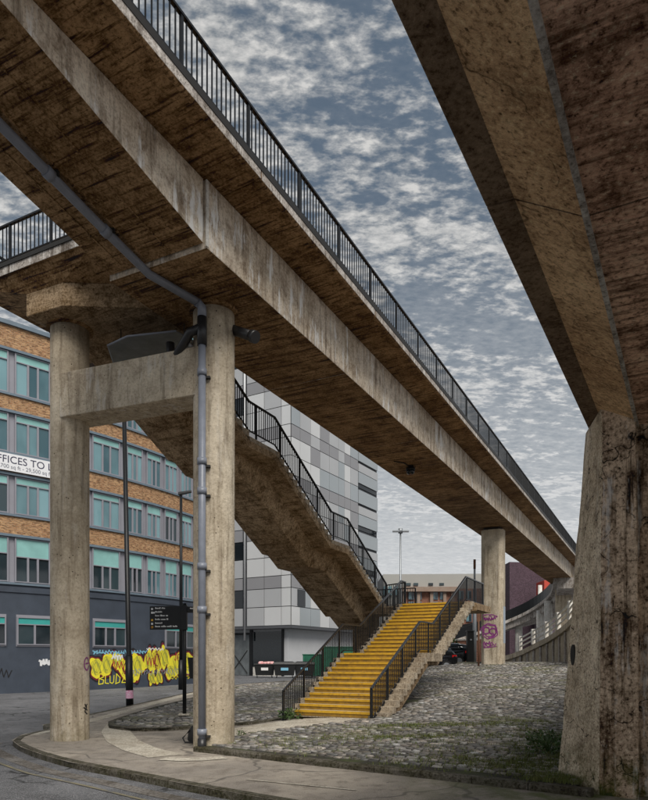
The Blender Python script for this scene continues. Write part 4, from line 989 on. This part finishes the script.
for i in (6, 15, 21, 26):
    p = rp[i]; m_ = MB(); m_.tube([(p.x + 0.3, p.y + 1.8, 1.2), (p.x + 0.3, p.y + 1.8, p.z - 1.0)], 0.42, 14); m_.build('column', M['pale'], ramp)

spiral = thing('walled_ramp', 'rising ramp on a ribbed concrete wall with pale posts and rails', 'ramp')
wp = [(500, 656.5, 53), (507, 655, 52.2), (519, 651, 50.5), (532, 644.5, 48), (545, 638, 45.3), (557, 630, 42), (568.7, 620, 38.5), (581, 603, 34.5)]
pts = [Vector(((x - CX) / FPX * d, d, EYE + (HY - y) / FPX * d)) for x, y, d in wp]; sp = smooth_pts(pts)
m_ = MB(); rings = along(sp, [(0, -0.02), (0, -0.38), (0.18, -0.38), (0.18, -4.5), (0.6, -4.5), (0.6, -0.02)])
rings = [[Vector((v.x, v.y, max(v.z, 1.2))) for v in r] for r in rings]; m_.loft(rings); m_.build('ramp_wall', M['column'], spiral)
m_ = MB(); rings = along(sp, [(0.6, -0.03), (0.6, -0.3), (3.6, -0.3), (3.6, -0.03)]); m_.loft(rings); m_.build('ramp_deck', M['footway'], spiral)
for i in range(6, len(sp) - 1, 2):
    p = sp[i]; d = (sp[i + 1] - sp[i - 1]); d.z = 0; d.normalize(); n = Vector((-d.y, d.x, 0))
    c = p + n * 0.15
    if p.z - 0.4 > 1.7:
        m_ = MB(); m_.box(Vector((c.x, c.y, (1.2 + p.z - 0.4) / 2)), (0.3, 0.12, p.z - 0.4 - 1.2), (d, n, Vector((0, 0, 1)))); m_.build('wall_rib', M['fascia'], spiral)
for q in pts[2:]:
    m_ = MB(); m_.box(q + Vector((0.1, 0.05, 0.55)), (0.26, 0.26, 1.12)); m_.build('rail_post', M['pale'], spiral, 0.02)
for z in (0.25, 0.58, 0.9):
    m_ = MB(); m_.loft(along(sp[8:], [(0.02, z), (0.02, z + 0.10), (0.09, z + 0.10), (0.09, z)])); m_.build('rail', M['pale'], spiral)

# ================================================================== DRAINPIPE
drain = thing('drainpipe', 'grey drainpipe running under the footbridge and down the front column', 'drainpipe')
FD = Vector((-0.30, -0.95, 0)).normalized()
px = C2 + FD * 0.57
def zso(s): return ZS + 0.08 + 0.18 * max(0, -7.33 - s)
run = [SW(s, 1.86, zso(s) - 0.14) for s in (-14.0, -12.0, -10.0, -8.4, -7.2)]
e = SW(-5.75, 1.95, ZS - 0.13); v_top = Vector((px.x, px.y, ZS - 0.55))
pathp = run + [e.lerp(Vector((px.x, px.y, ZS - 0.13)), 0.2), Vector((px.x, px.y, ZS - 0.2)).lerp(run[-1], 0.08), v_top]
hz = run + [Vector((px.x, px.y, ZS - 0.16)).lerp(run[-1], 0.10)]
m_ = MB(); m_.tube(hz, 0.085, 14); m_.build('pipe_run', M['greypipe'], drain)
m_ = MB(); m_.tube([hz[-1], Vector((px.x, px.y, ZS - 0.22)), v_top + Vector((0, 0, 0.1))], 0.10, 14); m_.build('pipe_bend', M['greypipe'], drain)
m_ = MB(); m_.tube([v_top + Vector((0, 0, 0.12)), v_top - Vector((0, 0, 0.5))], 0.105, 14); m_.build('pipe_branch', M['blackpipe'], drain)
m_ = MB(); m_.tube([v_top - Vector((0, 0, 0.45)), Vector((px.x, px.y, 0.25))], 0.083, 16); m_.build('pipe_drop', M['greypipe'], drain)
m_ = MB(); m_.tube([(px.x, px.y, 0.27), (px.x, px.y, -0.02)], 0.10, 16); m_.build('pipe_shoe', M['blackpipe'], drain)
for z in (0.42, 3.1, 4.05, 5.7, 6.35, 8.3):
    m_ = MB(); m_.tube([(px.x, px.y, z - 0.07), (px.x, px.y, z + 0.07)], 0.105, 16); m_.build('pipe_collar', M['greypipe'], drain)
    m_ = MB(); m_.box((px.x - FD.x * 0.06 + 0.08, px.y - FD.y * 0.06, z - 0.1), (0.16, 0.14, 0.045)); m_.build('pipe_bracket', M['grate'], drain)
for s in (-13, -11.3, -9.7, -8.4):
    c = SW(s, 1.86, zso(s) - 0.14); m_ = MB(); m_.tube([c - U * 0.07 + Vector((0, 0, 0.013)), c + U * 0.07 - Vector((0, 0, 0.013))], 0.105, 14); m_.build('pipe_collar', M['greypipe'], drain)
    m_ = MB(); m_.box(c + Vector((0, 0, 0.1)) + U * 0.12, (0.04, 0.2, 0.2), (U, NL, Vector((0, 0, 1)))); m_.build('pipe_bracket', M['grate'], drain)
# the black branch pipes behind the column head
jn = v_top - Vector((0, 0, 0.1)); k1 = C2 + Vector((-0.75, -0.15, 9.05)); 
m_ = MB(); m_.tube([jn, jn + Vector((-0.28, 0.10, -0.06)), Vector((-3.42, 15.2, 8.86)), Vector((-3.50, 15.22, 8.86)), Vector((-3.52, 15.22, 9.25))], 0.10, 12); m_.build('branch_pipe', M['blackpipe'], drain)
m_ = MB(); m_.tube([Vector((-3.0, 15.0, 9.16)), Vector((-3.06, 15.03, 9.12))], 0.115, 12); m_.build('pipe_clip', M['white'], drain)
stub = thing('drain_stub', 'short black pipe stub beside the head of the front column', 'pipe')
m_ = MB(); a = C2 + Vector((0.35, 0.05, 9.55)); b = C2 + Vector((0.98, -0.45, 9.12)); m_.tube([a, b], 0.11, 14); m_.build('pipe', M['blackpipe'], stub)
m_ = MB(); m_.tube([b - (b - a).normalized() * 0.12, b + (b - a).normalized() * 0.02], 0.135, 14); m_.build('pipe_socket', M['blackpipe'], stub)
tray = thing('drip_tray', 'cloudy plastic sheet slung under the landing between the columns', 'tray')
m_ = MB(); z = 9.55; pl = [(-5.35, 16.9), (-5.2, 16.0), (-4.6, 15.55), (-3.4, 15.3), (-3.0, 15.9), (-3.0, 17.5), (-4.5, 17.8)]
m_.prism(pl, z, z + 0.03); m_.build('sheet', M['tray'], tray)
m_ = MB(); m_.tube([(*p, z + 0.02) for p in pl[:4]], 0.025, 8); m_.build('rim', M['greypipe'], tray)
for x, y in ((-5.1, 16.7), (-3.3, 15.7), (-4.3, 17.2)):
    m_ = MB(); m_.tube([(x, y, z), (x, y, 10.4)], 0.012, 6); m_.build('hanger', M['grate'], tray)
m_ = MB()
for k in range(5): m_.beam(SW(-4.4 + 0.45 * k, 4.3, 10.5 - 0.2 * k), SW(-4.4 + 0.45 * k, 6.9, 10.5 - 0.2 * k), 0.08, 0.10)
o = tag(m_.build('rusted_bars', M['steel'], stair2), kind='stuff')

# ================================================================== COLUMN GRAFFITI (paint on far column)
grp = MB()
fx = C3 - U * 0.505; gl = NL
def colmark(pts, wd, mat, name='graffiti', r=0.006):
    m_ = MB(); P = [fx + gl * x + Vector((0, 0, z)) - U * r for x, z in pts]
    for a, b in zip(P[:-1], P[1:]):
        d = (b - a).normalized(); n = d.cross(U).normalized() * wd / 2; m_.quad(a + n, b + n, b - n, a - n)
    return m_.build(name, mat, footbridge, flip=False)
cz = 4.05; pr = random.Random(17)
def loopy(cx, cz_, rx, rz, turns, wd):
    n = int(turns * 14); colmark([(cx + rx * (1 + 0.12 * math.sin(k * 1.7)) * math.cos(k * 0.45) * (1 - 0.25 * k / n), cz_ + rz * (1 + 0.1 * math.cos(k * 2.3)) * math.sin(k * 0.45) * (1 - 0.25 * k / n)) for k in range(n)], wd, M['gp'])
loopy(0.1, cz - 0.35, 0.52, 0.48, 1.9, 0.055); loopy(0.28, cz - 0.30, 0.20, 0.24, 1.7, 0.05); loopy(-0.10, cz - 0.36, 0.22, 0.22, 1.6, 0.05); loopy(0.1, cz - 0.55, 0.32, 0.12, 1.2, 0.045)
for z0, n in ((cz + 0.42, 17), (cz + 0.33, 13), (cz - 1.08, 16), (cz - 1.18, 12)):
    colmark([(0.46 - 0.05 * k + pr.uniform(-.02, .02), z0 + pr.uniform(-.14, .16)) for k in range(n)], 0.05, M['gp'])
colmark([(0.50, cz + 0.62), (0.25, cz + 0.66), (-0.1, cz + 0.64), (-0.38, cz + 0.50)], 0.05, M['gp']); colmark([(0.45, cz - 1.32), (0.1, cz - 1.30), (-0.3, cz - 1.24)], 0.05, M['gp'])
m_ = MB(); q = C3 - NL * 0.665 
m_.quad(q - U * 0.28 + Vector((0, 0, 3.0)), q + U * 0.28 + Vector((0, 0, 3.0)), q + U * 0.28 + Vector((0, 0, 5.2)), q - U * 0.28 + Vector((0, 0, 5.2))); m_.build('paint_patch', M['gpb'], footbridge, flip=False)
def colspot(name, c, ang, z, strokes, wd, mat, r=0.468):
    m_ = MB()
    for st in strokes:
        P = [Vector((c.x + (r + 0.003) * math.cos(ang + x / r), c.y + (r + 0.003) * math.sin(ang + x / r), z + zz_)) for x, zz_ in st]
        for a, b in zip(P[:-1], P[1:]):
            d = (b - a).normalized(); o_ = Vector((a.x - c.x, a.y - c.y, 0)).normalized(); n = d.cross(o_) * wd / 2; m_.quad(a + n, b + n, b - n, a - n)
    return m_.build(name, mat, footbridge, flip=False)
colspot('graffiti', C1c, R(-22), 0.72, [[(0, .18), (.08, .1), (0, 0), (.1, -.08)], [(-.04, .1), (.1, .02)], [(.1, .18), (.02, .1)]], 0.035, M['gk'])
colspot('graffiti', C1c, R(-12), 1.9, [[(.1 * math.cos(t * .6), .16 * math.sin(t * .6)) for t in range(11)], [(-.05, .0), (.08, .02)]], 0.035, M['gp'])
colspot('graffiti', C1c, R(-170), 1.9, [[(0, .18), (.08, .08), (-.02, 0), (.06, -.12)]], 0.03, M['gk'])

# ================================================================== LAMP UNDER THE BRIDGE
cl = thing('soffit_camera', 'small black domed camera on a bracket under the footbridge', 'camera')
c = Vector(((410.5 - CX) / FPX * 27.2, 27.2, ZS))
m_ = MB(); m_.ball(c + Vector((0, 0, -0.24)), 0.17, 14, sz=0.8); m_.build('dome', M['glassdark'], cl)
m_ = MB(); m_.tube([c + Vector((0, 0, -0.2)), c + Vector((0, 0, -0.08))], 0.19, 14); m_.build('housing', M['blackmetal'], cl)
m_ = MB(); m_.box(c + Vector((0, 0, -0.04)), (0.2, 0.2, 0.09)); m_.build('bracket', M['blackmetal'], cl)
m_ = MB(); m_.tube([c + Vector((0, 0, -0.03)), c + Vector((-0.35, -0.5, -0.03)), c + Vector((-0.75, -0.7, -0.02))], 0.02, 6); m_.build('cable', M['blackmetal'], cl)

# ================================================================== POLES AND SIGNS
pole = thing('tall_pole', 'tall plain black pole with a pink sticker near its foot', 'pole')
pb = Vector((-7.97, 27.3, 0.0)); pt = Vector((-8.22, 27.3, 12.9))
m_ = MB(); f = lambda z: pb.lerp(pt, z / 12.9)
m_.tube([f(0), f(2.15)], 0.15, 16); m_.build('base', M['blackmetal'], pole)
m_ = MB(); m_.tube([f(2.1), f(2.2), f(12.9)], [0.15, 0.105, 0.085], 16); m_.build('shaft', M['blackmetal'], pole)
m_ = MB(); m_.tube([f(0.42), f(0.75)], 0.154, 16, caps=False); o = m_.build('sticker', M['pink'], pole)
lamp = thing('street_lamp', 'slim black street lamp with flat head beside the office wall', 'street lamp')
lx, ly = (181 - CX) / FPX * 40, 40.0
m_ = MB(); m_.tube([(lx, ly, 0.2), (lx, ly, 2.0)], 0.16, 12); m_.build('base', M['blackmetal'], lamp)
m_ = MB(); m_.tube([(lx, ly, 2.0), (lx, ly, 11.9)], [0.11, 0.08], 12); m_.build('shaft', M['blackmetal'], lamp)
m_ = MB(); m_.loft([[(lx - 0.15, ly - 0.16, 11.9), (lx - 0.15, ly + 0.16, 11.9), (lx - 0.15, ly + 0.12, 12.08), (lx - 0.15, ly - 0.12, 12.08)], [(lx + 0.62, ly - 0.13, 12.08), (lx + 0.62, ly + 0.13, 12.08), (lx + 0.62, ly + 0.08, 12.2), (lx + 0.62, ly - 0.08, 12.2)]]); m_.build('head', M['blackmetal'], lamp, 0.02)
# finger post
sign = thing('finger_post', 'black pedestrian direction sign on a post in the cobbled bed', 'sign')
sx, sy = (184.5 - CX) / FPX * 21.4, 21.4
m_ = MB(); m_.tube([(sx, sy, 0.1), (sx, sy, 3.82)], 0.062, 14); m_.build('post', M['blackmetal'], sign)
m_ = MB(); m_.box((sx, sy, 0.245), (0.34, 0.3, 0.05)); m_.build('foot_plate', M['slabpale'], sign)
bd = Vector((-0.985, 0.17, 0)).normalized(); bn = Vector((-bd.y, bd.x, 0)); bn = bn if bn.y < 0 else -bn
up = Vector((0, 0, 1))
m_ = MB(); bc = Vector((sx, sy, 3.36)) + bd * 0.62 + bn * 0.0
m_.box(bc, (1.12, 0.05, 0.76), (bd, bn, up)); m_.build('board', M['blackmetal'], sign, 0.008)
b2 = Vector((0.93, 0.36, 0)).normalized(); m_ = MB(); m_.box(Vector((sx, sy, 3.62)) + b2 * 0.42, (0.72, 0.05, 0.20), (b2, Vector((-b2.y, b2.x, 0)), up)); m_.build('board', M['blackmetal'], sign, 0.008)
m_ = MB(); m_.box((sx, sy, 3.36), (0.17, 0.17, 0.80)); m_.build('clamp', M['blackmetal'], sign, 0.01)
rnd = random.Random(5)
lines = [(0.62, 9, 'white'), (0.50, 8, 'white'), (0.38, 12, None), (0.26, 12, 'amber'), (0.14, 8, 'white'), (0.03, 20, 'amber')]
def sgn(u_, z, wdt, ht, mat, nm_):
    m_ = MB(); m_.box(bc + bd * (0.53 - u_ - wdt / 2) + bn * 0.027 + up * (z - 0.33), (wdt, 0.004, ht), (bd, bn, up)); return m_
for z, n, icon in lines:
    x = 0.16; m_ = MB()
    for k in range(n):
        wl = rnd.choice((0.018, 0.026, 0.03)); hl = 0.052 if k == 0 or rnd.random() < 0.25 else 0.036
        m_.box(bc + bd * (0.53 - x - wl / 2) + bn * 0.027 + up * (z - 0.31 + hl / 2 - 0.02), (wl, 0.004, hl), (bd, bn, up)); x += wl + 0.009
        if k in (4, 9, 14) and rnd.random() < 0.7: x += 0.03
    tag(m_.build('lettering', M['white'], sign), kind='stuff')
    if icon: sgn(0.02, z - 0.0, 0.07, 0.065, None, '').build('pictogram', M[icon], sign)
sgn(0.09, 0.50, 0.06, 0.05, None, '').build('pictogram', M['white'], sign); sgn(0.02, 0.03, 0.06, 0.05, None, '').build('pictogram', M['redprint'], sign)
m_ = MB(); x = 0.18
for k in range(5): m_.box(Vector((sx, sy, 3.66)) + b2 * (x + 0.03 * k) + Vector((b2.y, -b2.x, 0)) * 0.027, (0.02, 0.004, 0.04), (b2, Vector((-b2.y, b2.x, 0)), up))
tag(m_.build('lettering', M['white'], sign), kind='stuff')
np_ = thing('slim_post', 'slim dark post with a white plate half hidden by the front column', 'post')
qx, qy = (196 - CX) / FPX * 27, 27.0
m_ = MB(); m_.tube([(qx, qy, 0.2), (qx, qy, 3.2)], 0.045, 10); m_.build('shaft', M['blackmetal'], np_)
m_ = MB(); m_.box((qx + 0.02, qy - 0.06, 2.75), (0.22, 0.02, 0.42)); m_.build('plate', M['white'], np_)
m_ = MB(); m_.loft([[(qx - 0.2, qy - 0.28, 1.25), (qx + 0.1, qy - 0.28, 1.25), (qx + 0.1, qy - 0.04, 1.25), (qx - 0.2, qy - 0.04, 1.25)], [(qx - 0.28, qy - 0.36, 2.1), (qx + 0.16, qy - 0.36, 2.1), (qx + 0.16, qy - 0.04, 2.1), (qx - 0.28, qy - 0.04, 2.1)]]); m_.build('litter_bin', M['blackbin'], np_, 0.02)
bag = thing('backpack', 'black backpack with a yellow flap lying behind the front column', 'bag')
bx0 = Vector(((197 - CX) / FPX * 16.0, 16.0, 0.02))
m_ = MB(); m_.loft([[bx0 + Vector((0.23 * f * math.cos(a), 0.2 * f * math.sin(a), z)) for a in [2 * math.pi * k / 14 for k in range(14)]] for z, f in ((0, 0.8), (0.06, 1.0), (0.25, 0.92), (0.38, 0.62), (0.43, 0.2))], sm=True); m_.build('body', M['bagcloth'], bag)
m_ = MB(); m_.loft([[bx0 + Vector((0.04 + 0.13 * f * math.cos(a), 0.13 * f * math.sin(a), z)) for a in [2 * math.pi * k / 10 for k in range(10)]] for z, f in ((0.37, 1.1), (0.46, 0.8), (0.52, 0.2))], sm=True); m_.build('flap', M['yellowcloth'], bag)
m_ = MB(); m_.tube([bx0 + Vector((-0.15, -0.12, 0.3)), bx0 + Vector((-0.3, -0.2, 0.12)), bx0 + Vector((-0.24, -0.22, 0.02)), bx0 + Vector((-0.05, -0.24, 0.02))], 0.022, 8); m_.build('strap', M['bagcloth'], bag)
mast = thing('lamp_mast', 'tall grey mast with four lamp heads far behind the stair', 'lamp post')
mx, my = (400.5 - CX) / FPX * 84, 84.0
m_ = MB(); m_.tube([(mx, my, 0.2), (mx, my, 18.2)], [0.2, 0.1], 10); m_.build('shaft', M['lampgrey'], mast)
m_ = MB(); m_.tube([(mx, my, 18.0), (mx, my, 18.6)], 0.28, 10); m_.build('collar', M['lampgrey'], mast)
for dx in (-0.95, -0.45, 0.45, 0.95):
    m_ = MB(); m_.beam((mx, my, 18.15), (mx + dx * 0.7, my - 0.2, 18.15), 0.06, 0.06); m_.box((mx + dx * 0.85, my - 0.25, 18.2), (0.42, 0.6, 0.16)); m_.build('lamp_head', M['lampgrey'], mast)
gp = thing('grey_pole', 'pale grey pole standing in front of the far column', 'pole')
gx0, gy0 = (474.6 - CX) / FPX * 46, 46.0
m_ = MB(); m_.tube([(gx0, gy0, 1.4), (gx0, gy0, 6.9)], 0.13, 10); m_.tube([(gx0, gy0, 6.9), (gx0, gy0, 8.9)], 0.07, 10); m_.build('shaft', M['lampgrey'], gp)
m_ = MB(); m_.tube([(gx0, gy0, 8.3), (gx0, gy0, 8.95)], 0.085, 10); m_.build('cap', M['rustpost'], gp)
rpst = thing('rusty_post', 'thin rusty brown post between the cabinet and the far column', 'post')
m_ = MB(); rx = (478.6 - CX) / FPX * 39; m_.tube([(rx, 39, 1.2), (rx, 39, 5.0)], 0.055, 10); m_.build('shaft', M['rustpost'], rpst)
m_ = MB(); m_.tube([(rx, 39, 5.0), (rx, 39, 5.06)], 0.075, 10); m_.build('cap', M['rustpost'], rpst)
cab = thing('utility_cabinet', 'narrow black cabinet beside the far column', 'cabinet')
cx_ = (470 - CX) / FPX * 43
m_ = MB(); m_.box((cx_, 43, 2.75), (0.42, 0.4, 2.15)); m_.build('body', M['blackbin'], cab, 0.02)
m_ = MB(); m_.box((cx_, 43, 3.85), (0.5, 0.48, 0.07)); m_.build('lid', M['blackbin'], cab, 0.01)
m_ = MB(); m_.box((cx_ + 0.02, 42.79, 3.3), (0.12, 0.02, 0.1)); m_.build('label_plate', M['gg'], cab)

# ================================================================== BINS
def dumpster(c, an, mat, label, full=True, w=1.9, name='wheeled_bin'):
    t = thing(name, label, 'bin', group='bins by the panelled building'); d = Vector((math.cos(an), math.sin(an), 0)); n = Vector((-d.y, d.x, 0)); up = Vector((0, 0, 1))
    ring = lambda fw, fd, z: [c + d * (sx * w / 2 * fw) + n * (sy * 0.55 * fd) + up * z for sx, sy in ((-1, -1), (1, -1), (1, 1), (-1, 1))]
    m_ = MB(); m_.loft([ring(0.86, 0.75, 0.22), ring(0.98, 0.98, 1.15), ring(1.04, 1.06, 1.17), ring(1.04, 1.06, 1.27)]); m_.build('body', mat, t, 0.02)
    if full:
        m_ = MB()
        for k in range(7): m_.ball(c + d * random.uniform(-.4, .4) * w + n * random.uniform(-.3, .3) + up * 1.32, random.uniform(.16, .27), 8)
        m_.build('rubbish', M['rubbish'], t)
    else: m_ = MB(); m_.loft([ring(1.05, 1.08, 1.28), ring(1.0, 1.0, 1.40), ring(0.7, 0.5, 1.50)]); m_.build('lid', M['blackbin'], t, 0.02)
    for sx in (-1, 1):
        for sy in (-1, 1):
            p = c + d * (sx * w * 0.36) + n * (sy * 0.33); m_ = MB(); m_.tube([p + d * -0.04 + up * 0.1, p + d * 0.04 + up * 0.1], 0.1, 10); m_.build('wheel', M['rubber'], t)
    m_ = MB(); m_.box(c - n * 0.56 + up * 0.8, (w * 0.34, 0.02, 0.25), (d, n, up)); m_.build('sticker', M['white'] if full else M['gb'], t)
    return t
zb_ = h_road(0, 60) + 0.02
dumpster(Vector((-5.5, 61.5, zb_)), 0.1, M['blackbin'], 'black wheeled bin heaped with pale rubbish', True)
dumpster(Vector((-3.6, 60.8, zb_)), 0.05, M['blackbin'], 'black wheeled bin with shut lid and blue sticker', False, 2.0)
dumpster(Vector((-1.8, 61.6, zb_)), 0.0, M['blackbin'], 'black wheeled bin with shut lid nearest the green container', False, 1.9)
def container(c, w, dp, h, label):
    t = thing('green_container', label, 'container', group='green containers by the pale wall'); m_ = MB()
    m_.box(c + Vector((0, 0, h / 2 + 0.1)), (w, dp, h)); m_.build('body', M['greenbin'], t, 0.03)
    for k in range(int(w / 0.6)):
        m_ = MB(); m_.box(c + Vector((-w / 2 + 0.3 + 0.6 * k, -dp / 2 - 0.04, h / 2 + 0.1)), (0.09, 0.08, h - 0.2)); m_.build('rib', M['greenbin'], t)
    m_ = MB(); m_.box(c + Vector((0, 0, h + 0.14)), (w + 0.1, dp + 0.1, 0.1)); m_.build('lid', M['greenbin'], t, 0.02)
    return t
container(Vector((-0.9, 63.5, zb_)), 2.2, 1.4, 2.0, 'smaller green waste container left of the big one')
container(Vector((2.2, 63.0, zb_)), 4.6, 2.2, 2.7, 'big green skip container behind the left stair railing')

# ================================================================== CARS
def car(c, an, label):
    t = thing('parked_car', label, 'car', group='cars parked behind the stair')
    d = Vector((math.cos(an), math.sin(an), 0)); n = Vector((-d.y, d.x, 0)); up = Vector((0, 0, 1))
    W = lambda x, y, z: c + d * x + n * y + up * z
    st = [(-2.12, .70, .45, .70, .74), (-2.0, .84, .34, .86, .95), (-1.3, .89, .25, .92, 1.0), (0, .90, .22, .94, 1.02), (1.2, .90, .25, .96, 1.04), (1.85, .88, .32, .98, 1.05), (2.1, .80, .42, .92, 1.02)]
    m_ = MB(); rings = []
    for x, hw, z0, z1, zt in st: rings.append([W(x, -hw * .9, z0), W(x, -hw, z0 + .2), W(x, -hw, z1 - .1), W(x, -hw * .93, zt), W(x, hw * .93, zt), W(x, hw, z1 - .1), W(x, hw, z0 + .2), W(x, hw * .9, z0)])
    m_.loft(rings, sm=True); m_.build('body', M['carpaint'], t)
    gh = [(-1.15, .80, 1.0, 1.02), (-.45, .72, 1.0, 1.46), (.3, .70, 1.0, 1.52), (1.2, .68, 1.0, 1.48), (1.75, .66, 1.0, 1.38), (2.0, .72, 1.0, 1.06)]
    m_ = MB(); m_.loft([[W(x, -.84, z0), W(x, -hw, z1), W(x, hw, z1), W(x, .84, z0)] for x, hw, z0, z1 in gh], sm=True); m_.build('glasshouse', M['glassdark'], t)
    m_ = MB(); m_.loft([[W(x, -hw, z1 - .03), W(x, -hw * .9, z1 + .03), W(x, hw * .9, z1 + .03), W(x, hw, z1 - .03)] for x, hw, z0, z1 in gh[1:5]], sm=True); m_.build('roof', M['roofsheen'], t)
    for x in (-1.32, 1.32):
        for s in (-1, 1):
            m_ = MB(); m_.tube([W(x, s * .72, .33), W(x, s * .93, .33)], .33, 20); w_ = m_.build('wheel', M['rubber'], t)
            m_ = MB(); m_.tube([W(x, s * .90, .33), W(x, s * .945, .33)], .21, 14); m_.build('rim', M['rim'], w_)
    for s in (-1, 1):
        m_ = MB(); m_.loft([[W(1.72, s * .90, .86), W(1.72, s * .90, 1.0), W(2.04, s * .80, 1.0), W(2.04, s * .80, .84)], [W(1.72, s * .86, .86), W(1.72, s * .86, 1.0), W(2.1, s * .5, 1.0), W(2.1, s * .5, .86)]]); m_.build('tail_light', M['taillight'], t)
    m_ = MB(); m_.box(W(2.10, 0, .72), (.03, .5, .11), (d, n, up)); m_.build('number_plate', M['white'], t)
    for s in (-1, 1): m_ = MB(); m_.box(W(-.75, s * .96, 1.02), (.14, .16, .13), (d, n, up)); m_.build('mirror', M['carpaint'], t, 0.02)
    return t
c0 = Vector(((443 - CX) / FPX * 44, 45.2, 1.6)); car(c0, R(-14), 'black estate car with red tail light parked behind the yellow stair')
car(Vector(((422 - CX) / FPX * 41, 41.5, 1.30)), R(12), 'dark car mostly hidden under the mid landing of the yellow stair')
wall = thing('yard_wall', 'low brick wall behind the parked cars', 'wall')
facade_box(wall, 'wall', 4.5, 11.8, 54, 0.4, 0.8, 3.5, M['brickred'], -3)
m_ = MB(); m_.beam((4.5, 54.2, 3.56), (11.8, 51.2, 3.56), 0.55, 0.12); m_.build('coping', M['pale'], wall)

# ================================================================== PLANTS
def leafy(name, label, c, n, rad, hgt, mat, size=0.06, cat='plant'):
    t = thing(name, label, cat); m_ = MB(); st = MB()
    for k in range(max(3, n // 14)):
        a = random.random() * 6.28; r = rad * random.random() * 0.6; st.tube([c, c + Vector((r * 0.5 * math.cos(a), r * 0.5 * math.sin(a), hgt * .5)), c + Vector((r * math.cos(a), r * math.sin(a), hgt * random.uniform(.6, 1)))], 0.006, 5)
    for k in range(n):
        a = random.random() * 6.28; r = rad * math.sqrt(random.random()); z = hgt * random.random() ** 1.3 * (1 - 0.5 * (r / rad) ** 2)
        p = c + Vector((r * math.cos(a), r * math.sin(a), z + 0.01)); dd = Vector((random.uniform(-1, 1), random.uniform(-1, 1), random.uniform(0, 1.2))).normalized(); sd = dd.cross(Vector((random.uniform(-1, 1), random.uniform(-1, 1), 1))).normalized()
        L = size * random.uniform(.7, 1.5); m_.quad(p, p + dd * L * .5 + sd * L * .28, p + dd * L, p + dd * L * .5 - sd * L * .28)
    m_.build('leaves', mat, t, flip=False); st.build('stems', mat, t, flip=False); return t
leafy('weed', 'leafy green weed at the foot of the left stair railing', Vector((-1.05, 20.55, 0.16)), 160, 0.36, 0.38, M['leaf'], 0.09)
leafy('weed', 'bushy green weed on the cobbles beside the stained pier', Vector((4.35, 12.9, h_bank(4.35, 12.9))), 260, 0.42, 0.36, M['leaf'], 0.07)
leafy('weed', 'low leafy weed behind the bushy one near the stained pier', Vector((4.75, 14.3, h_bank(4.75, 14.3))), 180, 0.42, 0.22, M['leaf'], 0.07)
leafy('weed', 'tiny weed growing at the path edge before the yellow stair', Vector((-2.05, 16.35, 0.14)), 40, 0.12, 0.14, M['leaf'], 0.05)
leafy('shrub', 'green shrub seen under the upper flight of the yellow stair', Vector((9.4, 50.0, 1.6)), 420, 0.9, 2.7, M['leaf'], 0.25, 'shrub')
# grass and moss between the stones
m_ = MB(); rnd = random.Random(11)
def tuft(x, y, k, hh):
    z = h_bank(x, y) + 0.02
    for _ in range(k):
        px_, py_ = x + rnd.gauss(0, .07), y + rnd.gauss(0, .05); a = rnd.random() * 6.28; b = rnd.uniform(.3, 1.0) * hh
        m_.v += [(px_ - .006 * math.sin(a), py_ + .006 * math.cos(a), z), (px_ + .006 * math.sin(a), py_ - .006 * math.cos(a), z), (px_ + b * .6 * math.cos(a), py_ + b * .6 * math.sin(a), z + b)]
        i = len(m_.v); m_.face((i - 3, i - 2, i - 1))
bands = [(1.5, 3.2, 15.2, 0.9, 220), (3.0, 1.3, 17.3, 0.2, 260), (3.2, 1.2, 12.0, 0.5, 260), (3.8, 0.5, 11.4, 0.6, 280), (4.4, 0.4, 13.2, 0.6, 160), (2.4, 2.6, 13.0, 1.6, 240), (2.2, 1.3, 15.3, 0.15, 200), (5.5, 3, 20, 3.5, 160), (9, 2, 33, 2, 60), (3.7, 0.35, 10.35, 0.25, 160), (5.0, 0.5, 16.0, 1.5, 200)]
for cx_, sxx, cy_, syy, n in bands:
    for _ in range(n):
        x, y = rnd.gauss(cx_, sxx), rnd.gauss(cy_, syy)
        if inside(x, y, bank_poly): tuft(x, y, 10, 0.085)
tag(m_.build('grass', M['moss'], flip=False), 'short green grass and moss growing between the cobbles', 'grass', kind='stuff')
